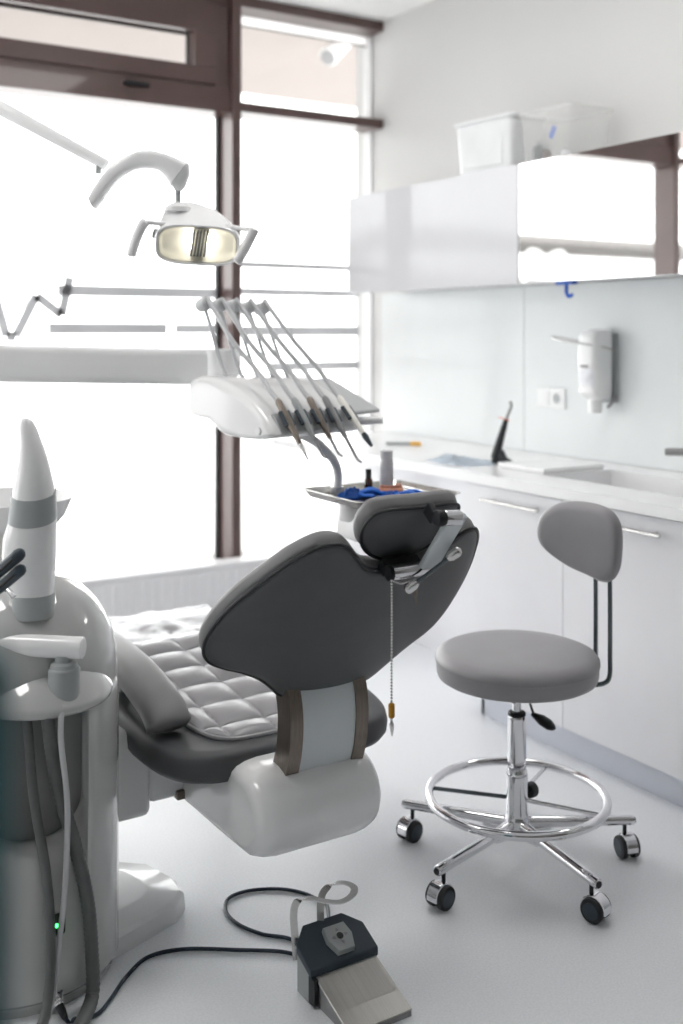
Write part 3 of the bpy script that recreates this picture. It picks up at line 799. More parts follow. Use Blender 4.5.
# leg rest with a clear protective sleeve
def lego():
    b = NB(); rings = []
    for y, hw, z0, z1 in ((2.935, .27, .43, .505), (2.96, .284, .415, .520), (3.05, .272, .41, .520), (3.15, .255, .412, .515), (3.22, .236, .42, .508), (3.25, .22, .43, .495), (3.262, .19, .445, .48)):
        rings.append(sring((1.25, y, (z0+z1)/2), (1, 0, 0), (0, 0, 1), hw, (z1-z0)/2, 40, 4.5))
    loft(b, rings); return b
obj('leg_rest', lego(), 'leather', ch, angle=60)
def sleeve():
    b = NB(); N1, N2 = 46, 26; g = []
    for j in range(N2):
        y = 2.86+j/(N2-1)*.40; row = []
        hw = .292-.05*max(0, (y-2.95)/.3)
        for i in range(N1):
            t = -1+2*i/(N1-1); a = abs(t)
            x = 1.25+t*hw*1.02
            z = zt(y)+.020 if y < 2.95 else .526
            if a > .86: z -= (a-.86)/.14*.075
            if y > 3.2: z -= (y-3.2)*.5
            z += .010*noise.noise(V((x*16, y*9, 0)))+.004*noise.noise(V((x*30, y*38, 5)))
            row.append(b.verts.new(V((x, y, z))))
        g.append(row)
    for j in range(N2-1):
        for i in range(N1-1): b.faces.new((g[j][i], g[j][i+1], g[j+1][i+1], g[j+1][i]))
    bmesh.ops.solidify(b, geom=list(b.faces), thickness=-.001)
    return b
o = obj('foot_sleeve', sleeve(), 'sleeve', ch, angle=80); o['label'] = 'crinkled clear plastic sleeve over the foot end'
# arm rests
def armrest(xc):
    b = NB(); sec = []
    path = crom([V((xc, 2.340, .478)), V((xc, 2.355, .496)), V((xc, 2.385, .515)), V((xc, 2.455, .534)), V((xc, 2.56, .553)), V((xc, 2.70, .562)), V((xc, 2.84, .562)), V((xc, 2.90, .556))], 5)
    T, A = frames(path, up=(1, 0, 0)); n = len(path)
    for i, p in enumerate(path):
        s = min(1, (i+.25)/3.0, (n-1-i+.25)/3.0)**.45
        up = T[i].cross(V((1, 0, 0))); up = up if up.z > 0 else -up
        sec.append(sring(p, (1, 0, 0), up, .053*s, .032*s, 28, 3.0))
    loft(b, sec); return b
for xc in (.985,):
    ar = obj('armrest', armrest(xc), 'leather_light', ch, angle=70)
    b = NB(); box(b, xc-.018, xc+.018, 2.62, 2.80, .43, .545, .006); obj('armrest_bracket', b, 'mid_grey', ar)

# ---- backrest, curved round the sitter
AL = math.radians(50); BO = V((CX, 2.10, .589))
AS = V((0, -math.cos(AL), math.sin(AL))); AN = V((0, math.sin(AL), math.cos(AL)))
KB = .75
def BK(x, s, n, k=KB): return BO + V((x, 0, 0)) + AS*s + AN*(n + k*x*x)
def mirror_outline(half, n=6):
    P = crom([V((x, s, 0)) for x, s in half], n)
    R = [(p.x, p.y) for p in P]
    return R + [(-x, s) for x, s in reversed(R[1:-1])]
def offset_outline(P, d):
    n = len(P); out = []
    area = sum(P[i][0]*P[(i+1) % n][1]-P[(i+1) % n][0]*P[i][1] for i in range(n))
    sg = 1 if area > 0 else -1
    for i in range(n):
        a, c = P[i-1], P[(i+1) % n]; tx, ty = c[0]-a[0], c[1]-a[1]; L = math.hypot(tx, ty) or 1
        out.append((P[i][0]+sg*ty/L*d, P[i][1]-sg*tx/L*d))
    return out
def pad(P, c, layers, fn):
    """layers: (scale about c, outward offset, n)"""
    b = NB(); rings = []
    for sc, off, n in layers:
        Q = offset_outline(P, off) if off else P
        rings.append([fn(c[0]+(x-c[0])*sc, c[1]+(s-c[1])*sc, n) for x, s in Q])
    loft(b, rings); return b
back_half = [(0, -.008), (.06, -.008), (.105, -.006), (.128, .006), (.155, .033), (.19, .060), (.23, .074), (.268, .079), (.297, .089), (.314, .115), (.319, .16), (.311, .23), (.289, .305), (.262, .370), (.230, .436), (.194, .482), (.163, .496), (.137, .489), (.114, .466), (.093, .444), (.06, .424), (0, .417)]
BP = mirror_outline(back_half)
bc_ = (0, .24)
scales = [.02, .15, .3, .45, .6, .72, .84, .93]
bk = obj('backrest_shell', pad(BP, bc_, [(s, 0, -.004) for s in scales]+[(.985, 0, -.002), (1, 0, .003), (1, 0, .02), (.93, 0, .022), (.5, 0, .022), (.02, 0, .022)], BK), 'leather', ch, angle=60)
obj('backrest_cushion', pad(BP, bc_, [(.02, 0, .008), (.5, 0, .008), (.95, 0, .008), (1, .001, .010), (1, .003, .018), (1, .004, .028), (1, .001, .040), (1, -.008, .050), (.92, 0, .056), (.75, 0, .058), (.4, 0, .058), (.02, 0, .058)], BK), 'leather_light', ch, angle=60)
b = NB(); tube(b, [BK(x, s, .004) for x, s in offset_outline(BP, .002)], .0042, 8, closed=True); obj('backrest_piping', b, 'piping', ch)

# ---- headrest
KH = .9
def HK(x, s, n): return BO + V((x+.006, 0, 0)) + AS*s + AN*(n + .022 + KH*x*x) + AS*-.006
head_half = [(0, .437), (.036, .441), (.068, .455), (.094, .480), (.108, .513), (.110, .545), (.100, .572), (.070, .585), (.033, .588), (0, .588)]
HP = mirror_outline(head_half)
hc = (0, .51)
hr = obj('headrest', pad(HP, hc, [(.02, 0, .006), (.5, 0, .006), (.95, 0, .006), (1, .001, .008), (1, .004, .014), (1, .007, .026), (1, .004, .038), (1, -.006, .047), (.85, 0, .053), (.5, 0, .055), (.02, 0, .055)], HK), 'leather_light', ch, angle=60)
obj('headrest_back', pad(HP, hc, [(.02, 0, -.002), (.3, 0, -.002), (.6, 0, -.002), (.85, 0, -.001), (.97, 0, .001), (1, 0, .004), (1, 0, .012), (.5, 0, .012), (.02, 0, .012)], HK), 'leather', hr, angle=60)
b = NB(); tube(b, [HK(x, s, .002) for x, s in offset_outline(HP, .002)], .0036, 8, closed=True); obj('headrest_piping', b, 'piping', hr)
# articulated bracket behind it
def BN(x, s, n): return BO + V((x, 0, 0)) + AS*s + AN*n
def barbox(b, x0, x1, s0, s1, n0, n1, bev=.003):
    mt = Matrix(((1, 0, 0, BO.x), (0, AS.y, AN.y, BO.y), (0, AS.z, AN.z, BO.z), (0, 0, 0, 1)))
    box(b, x0, x1, s0, s1, n0, n1, bev, 2, mt)
b = NB(); barbox(b, .024, .070, .452, .612, -.034, -.020, .005); obj('headrest_bracket', b, 'stem_white', ch)
b = NB(); cyl(b, BN(-.036, .446, -.022), BN(.050, .450, -.024), .0155, 24, .003); obj('hinge_barrel', b, 'chrome', ch)
b = NB(); cyl(b, BN(-.045, .445, -.022), BN(-.035, .446, -.022), .0165, 20, .003); obj('hinge_cap', b, 'black', ch)
b = NB(); cyl(b, BN(.022, .600, -.020), BN(.060, .600, -.024), .0160, 24, .003); obj('joint_barrel', b, 'chrome', ch)
b = NB(); cyl(b, BN(.003, .600, -.018), BN(.022, .600, -.020), .0165, 10, .004); barbox(b, .004, .018, .575, .604, -.012, .020); obj('joint_knob', b, 'black', ch)
l0, l1 = BN(.006, .430, -.050), BN(.070, .520, -.050)
b = NB(); tube(b, [l0, l1], .0042, 12); obj('lever_rod', b, 'dark_tube', ch)
for p, e in ((l0, -1), (l1, 1)):
    dv = (l1-l0).normalized()*e
    b = NB(); tube(b, [p-dv*.016, p-dv*.008, p+dv*.008, p+dv*.014, p+dv*.017], [.0065, .0105, .0115, .008, .002], 16); obj('lever_knob', b, 'satin', ch)
b = NB(); barbox(b, -.045, .045, .425, .452, -.016, .012, .003); obj('hinge_mount', b, 'black', ch)

# ---- napkin chain hanging from the hinge
cp = BN(-.047, .449, -.042)
nc = thing('napkin_chain', 'ball chain with amber bead and clip hanging off the headrest hinge', 'chain', cp)
b = NB(); zz = 0
while zz < .245:
    ball(b, cp+V((0, 0, -zz)), .0027, 8); zz += .0062
tube(b, [cp, cp+V((0, 0, -.245))], .0006, 6); obj('bead_chain', b, 'satin', nc)
b = NB(); lathe(b, [(.004, 0), (.0065, .003), (.0065, .027), (.004, .030)], cp+V((0, 0, -.275)), seg=16); o = obj('bead', b, 'gold', nc); o['label'] = 'amber cylinder bead'
b = NB(); q0 = cp+V((0, 0, -.275))
tube(b, [q0, q0+V((0, 0, -.008)), q0+V((0, 0, -.012)), q0+V((.001, 0, -.022)), q0+V((.001, 0, -.036))], [.003, .003, .0055, .0045, .0018], 10, flat=(1, .6)); obj('clip', b, 'satin', nc)
q1 = BN(.020, .425, -.045)
b = NB(); tube(b, [q1+V((0, 0, .012)), q1, q1+V((0, 0, -.010)), q1+V((.004, 0, -.040))], [.003, .006, .0055, .0012], 10, flat=(1, .6)); obj('clip', b, 'bronze', nc)
b = NB(); P = crom([cp, cp+V((.02, -.004, -.008)), q1+V((-.014, 0, .010)), q1+V((0, 0, .012))], 8)
for p in P: ball(b, p, .0019, 8)
obj('bead_chain', b, 'satin', nc)

# ================================================================== STOOL
sc0 = W(.463, 2.852, 0); SXc, SYc = sc0.x, sc0.y
st = thing('stool', 'grey round operator stool with chrome foot ring and small backrest', 'stool', (SXc, SYc, 0))
b = NB(); lathe(b, [(0, .488), (.16, .488), (.198, .490), (.208, .496), (.2115, .506), (.2125, .530), (.2150, .536), (.2145, .546), (.206, .558), (.187, .5655), (.14, .569), (.07, .570), (0, .570)], (SXc, SYc, 0), seg=72)
seat_ = obj('seat', b, 'leather_stool', st, angle=70)
b = NB(); tube(b, [V((SXc+.2125*math.cos(a), SYc+.2125*math.sin(a), .5315)) for a in [2*PI*k/72 for k in range(72)]], .0015, 6, closed=True); obj('seam', b, 'leather_stool', seat_)
b = NB(); box(b, SXc-.09, SXc+.09, SYc-.09, SYc+.09, .462, .489, .004); obj('seat_plate', b, 'black', st)
b = NB(); cyl(b, (SXc, SYc, .385), (SXc, SYc, .465), .0125, 24); obj('gas_spring', b, 'chrome', st)
b = NB(); lathe(b, [(.020, .388), (.0235, .392), (.0235, .398), (.021, .401), (.014, .402)], (SXc, SYc, 0), seg=28); obj('sleeve_collar', b, 'black', st)
b = NB(); lathe(b, [(.0245, .250), (.0245, .385), (.022, .390)], (SXc, SYc, 0), seg=32); obj('column_sleeve', b, 'chrome', st)
b = NB(); lathe(b, [(.033, .078), (.036, .085), (.036, .115), (.0315, .125), (.0295, .14), (.0285, .19), (.029, .235), (.0265, .248), (.0245, .252)], (SXc, SYc, 0), seg=36); obj('hub', b, 'chrome', st)
ang0 = math.radians(80.7-31.85)
for k in range(5):
    a = ang0 - k*2*PI/5; d = V((math.cos(a), math.sin(a), 0)); o0 = V((SXc, SYc, 0))
    b = NB(); tube(b, [o0+d*.028+V((0, 0, .108)), o0+d*.12+V((0, 0, .103)), o0+d*.316+V((0, 0, .093)), o0+d*.324+V((0, 0, .0925)), o0+d*.327+V((0, 0, .0925))], [.0155, .0145, .0130, .0125, .009], 20)
    tube(b, [o0+d*.02+V((0, 0, .088)), o0+d*.09+V((0, 0, .094))], [.016, .012], 12)
    arm = obj('base_arm', b, 'chrome', st)
    b = NB(); cyl(b, o0+d*.323+V((0, 0, .0925)), o0+d*.3285+V((0, 0, .0922)), .0085, 16); obj('end_plug', b, 'black', arm)
    # twin wheel caster
    cpos = o0+d*.300
    sw = random.uniform(-.5, .5) + a + {0: .3, 1: -1.1, 2: .2, 3: .4, 4: 1.2}[k]
    f = V((math.cos(sw), math.sin(sw), 0)); sd = V((-f.y, f.x, 0)); wc = cpos+f*.012+V((0, 0, .0295))
    b = NB(); cyl(b, cpos+V((0, 0, .05)), cpos+V((0, 0, .088)), .0055, 12)
    ca = obj('caster', b, 'black', st)
    for s in (-1, 1):
        b = NB(); cyl(b, wc+sd*s*.007, wc+sd*s*.026, .0295, 28, .005); obj('wheel', b, 'black', ca)
        b = NB(); cyl(b, wc+sd*s*.0262, wc+sd*s*.0272, .020, 24); obj('wheel_cap', b, 'slate', ca)
    b = NB()   # chrome fender between the wheels
    arc = [wc+f*.031*math.cos(t)+V((0, 0, .031*math.sin(t))) for t in [math.radians(-5+k2*11) for k2 in range(18)]]
    rings = []
    for t in [math.radians(-8+k2*11) for k2 in range(18)]:
        rad_ = f*math.cos(t)+V((0, 0, math.sin(t)))
        rings.append([wc+rad_*.0305-sd*.016, wc+rad_*.0335-sd*.015, wc+rad_*.0335+sd*.015, wc+rad_*.0305+sd*.016])
    loft(b, rings); obj('fender', b, 'chrome', ca)
# foot ring
b = NB(); tube(b, [V((SXc+.232*math.cos(a), SYc+.232*math.sin(a), .178)) for a in [2*PI*k/80 for k in range(80)]], .0120, 16, closed=True); fr_ = obj('foot_ring', b, 'chrome', st)
for dg in (172, 52, -68+100):
    pass
for dg in (165, -28, 60):
    a = math.radians(dg-31.85); d = V((math.cos(a), math.sin(a), 0))
    b = NB(); tube(b, [V((SXc, SYc, .172))+d*.027, V((SXc, SYc, .174))+d*.225], .0055, 10); obj('ring_spoke', b, 'dark_tube' if dg == 165 else 'chrome', st)
a = math.radians(38-31.85); d = V((math.cos(a), math.sin(a), 0)); kc = V((SXc, SYc, .180))
b = NB(); cyl(b, kc+d*.026, kc+d*.055, .006, 10); cyl(b, kc+d*.042, kc+d*.066, .0205, 14, .004); obj('clamp_knob', b, 'black', st)
# height lever with paddle
a = math.radians(-15-31.85); d = V((math.cos(a), math.sin(a), 0)); lv = V((SXc, SYc, .468))
b = NB(); tube(b, [lv+d*.02, lv+d*.03+V((0, 0, -.03)), lv+d*.045+V((0, 0, -.075))], .0035, 8); le = obj('height_lever', b, 'dark_tube', st)
pe = lv+d*.045+V((0, 0, -.073)); pd = (d*.8+V((0, 0, -.45))).normalized()
b = NB(); tube(b, [pe-pd*.008, pe+pd*.004, pe+pd*.022, pe+pd*.045, pe+pd*.058, pe+pd*.064], [.008, .014, .023, .023, .014, .003], 16, up=(0, 0, 1), flat=(.55, 1)); obj('paddle', b, 'black', le)
b = NB(); a2 = math.radians(-5-31.85); d2 = V((math.cos(a2), math.sin(a2), 0)); k2 = V((SXc, SYc, .468))+d2*.072
cyl(b, k2, k2+V((0, 0, -.026)), .022, 14, .004); obj('tension_knob', b, 'black', st)
# back bars: two dark rods
for lat, dd_, ztop in ((.693, 2.945, .83), (.706, 2.840, .83)):
    e = W(lat, dd_, 0); inn = W(lat-.10, dd_-.005, 0)
    b = NB(); tube(b, crom([V((inn.x, inn.y, .474)), W(lat-.05, dd_-.002, .474), W(lat-.014, dd_, .480), W(lat-.001, dd_, .500), V((e.x, e.y, .56)), V((e.x, e.y, .70)), W(lat-.002, dd_, ztop)], 8), .0062, 12)
    obj('back_rod', b, 'dark_tube', st)
# back pad, facing the seat, turned towards the camera
pc = W(.615, 2.815, .850)
pn = (L_*-.60 - D_*.80).normalized(); pt = V((0, 0, 1)).cross(pn).normalized()
if pt.dot(L_) < 0: pt = -pt
PP = [(p.x/302, -p.y/378) for p in crom([V((x, y, 0)) for x, y in ((-34, -9), (-31, -23), (-22, -33), (-10, -38), (4, -39), (18, -37), (28, -31), (33, -20), (34, -5), (33, 12), (31, 22), (26, 31), (18, 33), (7, 29), (-9, 23), (-24, 13), (-32, 3))], 4, True)]
def PK(x, s, n): return pc + pt*x + V((0, 0, 1))*s + pn*(n + .9*x*x) 
b = pad(PP, (0, 0), [(.02, 0, -.055), (.6, 0, -.055), (.9, 0, -.052), (.98, 0, -.044), (1, .004, -.030), (1, .005, -.016), (1, 0, -.006), (.95, 0, .002), (.85, 0, .007), (.5, 0, .010), (.02, 0, .010)], PK)
bp_ = obj('back_pad', b, 'leather_stool', st, angle=70)
kb = W(.716, 2.895, .850)
b = NB(); cyl(b, kb-L_*.02, kb+L_*.018, .019, 18, .004); obj('back_knob', b, 'black', st)
b = NB(); mt = Matrix.Translation(W(.700, 2.892, .80)) @ Matrix.Rotation(-TH, 4, 'Z'); box(b, -.008, .008, -.065, .065, -.01, .06, .003, 2, mt); obj('back_plate', b, 'black', st)

# ================================================================== FOOT CONTROL
fx0, fx1 = 1.131, 1.296
fc = thing('foot_control', 'wedge shaped foot pedal with steel tread and wire hoop on the floor', 'foot pedal', ((fx0+fx1)/2, 1.95, 0))
def bodyprism(x0, x1, prof):
    b = NB(); loft(b, [[V((x, y, z)) for y, z in prof] for x in (x0, x1)]); return b
# light grey lower housing, back corners cut
b = NB()
poly0 = [(fx0, 1.945), (fx1, 1.945), (fx1, 2.0), (fx1-.035, 2.032), (fx0+.035, 2.032), (fx0, 2.0)]
loft(b, [[V((x, y, 0)) for x, y in poly0], [V((x, y, (.062 + (y-1.945)*.30))) for x, y in poly0]]); 
bmesh.ops.bevel(b, geom=list(b.edges), offset=.003, segments=2, profile=.5, affect='EDGES'); obj('housing', b, 'grey_plastic', fc)
b = NB()
def tz(y): return .066 + (y-1.938)*.42
poly1 = [(fx0-.002, 1.938), (fx1+.002, 1.938), (fx1+.002, 2.000), (fx1-.033, 2.034), (fx0+.033, 2.034), (fx0-.002, 2.000)]
loft(b, [[V((x, y, tz(y)-.010)) for x, y in poly1], [V((x, y, tz(y)+.010)) for x, y in poly1]])
bmesh.ops.bevel(b, geom=list(b.edges), offset=.003, segments=2, profile=.5, affect='EDGES'); obj('top_cover', b, 'slate', fc)
b = NB(); box(b, fx0-.0015, fx0+.010, 1.925, 1.950, .004, .06, .002); obj('side_clip', b, 'black', fc)
# steel tread
TA, TB = 1.940, 1.805
def trz(y): return .014 + (y-TB)/(TA-TB)*.046
b = NB(); loft(b, [[V((fx0+.008, y, trz(y)+dz)), V((fx1-.004, y, trz(y)+dz))] + [V((fx1-.004, y, trz(y)+dz-.004)), V((fx0+.008, y, trz(y)+dz-.004))] for y, dz in ((TA, 0), (TB, 0))])
bmesh.ops.bevel(b, geom=list(b.edges), offset=.001, segments=1, profile=.5, affect='EDGES')
tr = obj('tread', b, 'steel', fc)
b = NB()
for k in range(40):
    x = fx0+.018+k*.0034
    loft(b, [[V((x, y, trz(y)+.0002)), V((x+.0012, y, trz(y)+.0005)), V((x+.0024, y, trz(y)+.0002))] for y in (1.932, 1.852)])
obj('tread_ribs', b, 'steel', tr)
b = NB(); loft(b, [[V((x, TA, .0)), V((x, TA, trz(TA)-.005)), V((x, TB, trz(TB)-.005)), V((x, TB, 0))] for x in (fx0+.012, fx1-.006)]); obj('pedal_base', b, 'mid_grey', fc)
# joystick plate
jc = V(((fx0+fx1)/2+.008, 1.978, tz(1.978)+.010)); sl_ = math.atan(.42)
jmt = Matrix.Translation(jc) @ Matrix.Rotation(sl_, 4, 'X')
b = NB(); prism(b, [(-.020, -.033), (.020, -.033), (.031, 0), (.026, .030), (-.026, .030), (-.031, 0)], -.004, .014, .003, 2, fn=lambda c: jmt @ c); jp_ = obj('control_plate', b, 'grey_plastic', fc)
b = NB(); cyl(b, jmt @ V((0, 0, .0135)), jmt @ V((0, 0, .0155)), .0075, 20); obj('joystick', b, 'black', jp_)
for k in range(4):
    b = NB(); a = k*PI/2; rt = jmt @ Matrix.Rotation(a, 4, 'Z')
    prism(b, [(-.0045, .012), (.0045, .012), (0, .0205)], .0138, .0146, fn=lambda c: rt @ c); obj('arrow', b, 'mid_grey', jp_)
# wire hoop
hoop = crom([V(p) for p in ((1.137, 2.012, .06), (1.134, 2.014, .11), (1.132, 2.016, .16), (1.139, 2.010, .186), (1.158, 1.992, .195), (1.182, 1.968, .192), (1.212, 1.952, .190), (1.242, 1.956, .194), (1.258, 1.974, .198), (1.252, 1.995, .200), (1.235, 2.010, .198), (1.219, 2.022, .188), (1.209, 2.030, .165), (1.208, 2.032, .12), (1.209, 2.026, .08))], 8)
b = NB(); T, A = frames(hoop, up=(1, 0, 0)); rings = []
for p, t in zip(hoop, T):
    nz = V((0, 1, 0)) if abs(t.z) > .8 else V((0, 0, 1))
    m_ = max(0, min(1, (abs(t.z)-.2)/.6)); nz = (V((0, 0, 1))*(1-m_)+V((.35, .94, 0))*m_).normalized()
    w = t.cross(nz).normalized()
    if rings and w.dot(lastw) < 0: w = -w
    lastw = w; nn = w.cross(t).normalized()
    rings.append([p-w*.008-nn*.001, p+w*.008-nn*.001, p+w*.008+nn*.001, p-w*.008+nn*.001])
loft(b, rings); obj('lifting_hoop', b, 'satin', fc, angle=50)
# its cable, plugged into the dental unit
def fl(x, y, z=.005): 
    d = FPX*(HC-z)/(y-HOR); return at(x, y, d)
cpl = jm @ V((0, .020, -.002)); cp2 = jm @ V((.004, .045, -.018))
cbp = [cp2, cp2+V((.01, -.008, -.012)), fl(74, 1019, .006), fl(86, 1019.5), fl(100, 1012), fl(112, 997), fl(126, 977), (fl(148, 957)), fl(185, 949), fl(240, 950), fl(280, 951.5), V((1.20, 2.095, .006)), V((1.205, 2.06, .012)), V((1.205, 2.034, .02))]
lp1 = [V((1.17, 2.028, .022)), fl(294, 941, .006), fl(262, 934), fl(238, 924), fl(226, 911), fl(229, 898), fl(250, 890.5), fl(280, 889), fl(303, 893), fl(318, 900), fl(328, 909), V((1.222, 2.030, .02))]
t = thing('pedal_cable', 'dark blue cable curling over the floor from pedal to dental unit', 'cable', fl(148, 957, 0))
b = NB(); tube(b, crom(cbp, 10), .0042, 10); obj('lead', b, 'cable', t)
b = NB(); tube(b, crom(lp1, 10), .0042, 10); obj('loop', b, 'cable', t)
b = NB(); tube(b, [cpl, cpl.lerp(cp2, .3), cpl.lerp(cp2, .8), cp2], [.0088, .0088, .0065, .0048], 14); obj('plug', b, 'black', t)
b = NB(); cyl(b, jm @ V((0, .017, 0)), cpl, .0095, 16); obj('plug_collar', b, 'chrome', t)

# ================================================================== OPERATING LAMP
ld = 2.90
la = thing('operating_lamp', 'white overhead operating lamp on a jointed arm before the window', 'lamp', at(178, 195, ld))
b = NB(); am0 = at(-110, 44, 3.0); tube(b, [am0, at(0, 108, 2.95), at(106, 165, 2.92)], [.026, .021, .0155], 20); obj('boom', b, 'white_plastic', la)
b = NB(); cyl(b, at(98, 160, 2.92), at(98.5, 174, 2.92), .008, 12, .002); obj('boom_pin', b, 'grey_plastic', la)
# arched shell arm (outer/inner edge pixels -> sections)
arc_o = [(89, 198), (97.6, 183), (112, 166), (135.6, 152.5), (153, 151), (174, 157), (188, 164)]
arc_i = [(95, 209), (101, 203), (112, 187), (127, 173.5), (144, 169), (160, 172), (171, 187)]
b = NB(); rings = []
po = crom([at(x, y, ld) for x, y in arc_o], 5); pi = crom([at(x, y, ld) for x, y in arc_i], 5)
for k, (o_, i_) in enumerate(zip(po, pi)):
    c = (o_+i_)/2; w = (o_-i_)/2
    rings.append(sring(c, w.normalized(), D_, w.length, .030, 24, 3))
loft(b, rings)
obj('arched_arm', b, 'white_plastic', la)
b = NB(); loft(b, [sring(at(x, y, ld), L_, D_, r*1.0, r*.9, 24, 3) for x, y, r in ((180, 161, .012), (181, 164, .022), (181, 175, .024), (179, 186, .018), (178.5, 191, .010))]); obj('arm_end', b, 'white_plastic', la)
b = NB(); cyl(b, at(178, 186, ld), at(178, 206, ld), .0075, 14); obj('neck', b, 'grey_plastic', la)
# lamp head, looking at the chair
fcx = at(197.5, 245, ld-.05)
fn_ = (L_*.06 - D_*.95 + V((0, 0, -.32))).normalized(); fr2 = (L_*1.0+V((0, 0, -.075))); fr2 = (fr2-fn_*fr2.dot(fn_)).normalized(); fu = fr2.cross(fn_); fu = fu if fu.z > 0 else -fu
def FH(x, y, n): return fcx + fr2*x + fu*y + fn_*n
def facering(hw, hh, n, e=3.4, dx=0, dy=0): return [FH(p.x+dx, p.y+dy, n) for p in sring((0, 0, 0), (1, 0, 0), (0, 1, 0), hw, hh, 48, e)]
b = NB(); loft(b, [facering(.030, .020, -.135, 2, -.045, .055), facering(.065, .042, -.125, 2.2, -.035, .045), facering(.088, .055, -.10, 2.4, -.02, .030), facering(.104, .060, -.06, 2.8, -.008, .012), facering(.111, .058, -.02, 3.2), facering(.112, .056, 0, 3.4), facering(.109, .0535, .004, 3.4), facering(.104, .0490, .003, 3.4), facering(.099, .046, -.035, 3.2), facering(.05, .03, -.050, 3)])
hd_ = obj('head_shell', b, 'white_plastic', la, angle=50)
b = NB(); loft(b, [facering(.101, .0465, -.004, 3.4), facering(.095, .042, -.022, 3.2), facering(.075, .034, -.034, 2.8), facering(.03, .02, -.040, 2.4)], 'end'); o = obj('reflector', b, 'lamp_cream', hd_); o['label'] = 'cream reflector'
for k in range(5):
    b = NB(); x = -.016+k*.0085
    vs = [FH(x+sx+sy*.12, sy, n) for n in (-.030, -.001) for sx, sy in ((0, -.032), (.0062, -.032), (.0062, .036), (0, .036))]
    loft(b, [vs[:4], vs[4:]]); obj('louvre', b, 'louvre', hd_)
b = NB(); loft(b, [facering(.103, .048, .0005, 3.4), facering(.103, .048, .0025, 3.4)]); obj('glass_cover', b, 'lens', hd_)
b = NB(); cyl(b, FH(-.022, -.020, -.026), FH(-.022, .022, -.026), .006, 14, .002); cyl(b, FH(.030, -.020, -.026), FH(.030, .022, -.026), .006, 14, .002); o = obj('bulb', b, 'bulb', hd_); o['label'] = 'dimly lit warm bulb'
b = NB(); lathe(b, [(.030, 0), (.028, .012), (.016, .022), (.008, .026)], at(178, 212, ld)-V((0, 0, .0)), (0, 0, 1), 24, 1.3, 1.0); obj('swivel_boss', b, 'white_plastic', hd_)
def handle(pts, rod):
    b = NB(); P = crom(pts, 6); n = len(P)
    tube(b, P, [.0135*min(1, .45+.55*min(i, n-1-i)/2.0) for i in range(n)], 16)
    h = obj('handle', b, 'white_plastic', hd_)
    b = NB(); tube(b, crom(rod, 4), .0062, 12); obj('handle_rod', b, 'white_plastic', h)
hdz = ld-.07
handle([at(147, 221, hdz), at(142, 226, hdz), at(136.5, 238, hdz), at(132.5, 250, hdz), at(131, 257, hdz)], [at(145, 222.5, hdz), at(154, 223, hdz+.01), at(172, 225, hdz+.03)])
handle([at(255, 228, hdz), at(251.5, 235, hdz), at(245.5, 247, hdz), at(239, 258, hdz), at(235.5, 262.5, hdz)], [at(254, 229, hdz), at(244, 229, hdz+.01), at(226, 226, hdz+.03)])
b = NB(); cyl(b, at(153, 233, hdz+.03), at(160, 235, hdz+.03), .014, 14, .003); obj('pivot_knob', b, 'grey_plastic', hd_)

# ================================================================== INSTRUMENT DELIVERY UNIT
k0 = W(-.382, 3.10, 0)
F_ = (L_*.707 - D_*.707); R_ = (L_*.707 + D_*.707)
dl = thing('delivery_unit', 'white instrument console on a flat swing arm in front of the window', 'instrument console', k0+F_*.15+R_*.1+V((0, 0, 1.12)))
def DP(f, r, z): return k0 + F_*f + R_*r + V((0, 0, z))
# body: hull lofted along r (width), profile in f-z
prof = [(-.035, 1.175), (-.042, 1.205), (-.036, 1.245), (-.015, 1.268), (.03, 1.279), (.09, 1.276), (.15, 1.262), (.21, 1.236), (.27, 1.200), (.315, 1.160), (.335, 1.135), (.33, 1.125), (.28, 1.116), (.20, 1.114), (.12, 1.120), (.085, 1.140), (.05, 1.158), (.0, 1.164)]
pc2 = crom([V((f, z, 0)) for f, z in prof], 3, closed=True)
cf, cz = .12, 1.19
b = NB(); rings = []
for r, ins in ((-.055, .030), (-.053, .016), (-.046, .006), (-.034, .0), (.12, .0), (.27, .0), (.283, .006), (.29, .02)):
    ring = []
    for p in pc2:
        df, dz = p.x-cf, p.y-cz; L = math.hypot(df, dz); k = (L-ins)/L; ring.append(DP(cf+df*k, r, cz+dz*k))
    rings.append(ring)
loft(b, rings); obj('console_body', b, 'white_plastic', dl, angle=50)
b = NB(); vs = [DP(.09, .255, 1.262), DP(.09, .40, 1.264), DP(.30, .40, 1.178), DP(.30, .255, 1.174)]
vs2 = [v-V((0, 0, .012)) for v in vs]; loft(b, [vs2, vs]); bmesh.ops.bevel(b, geom=list(b.edges), offset=.004, segments=2, profile=.5, affect='EDGES'); o = obj('touch_panel', b, 'panel_grey', dl)
b = NB(); tube(b, [DP(.25, .30, 1.145), DP(.30, .345, 1.146), DP(.335, .375, 1.147)], [.012, .0125, .010], 14); obj('grip_bar', b, 'white_plastic', dl)
b = NB(); box(b, -.001, .001, -.001, .001, 0, .001)
b.free()
b = NB(); cyl(b, DP(.285, -.051, 1.140), DP(.285, -.060, 1.140), .011, 16, .002); obj('side_screw', b, 'white_trim', dl)
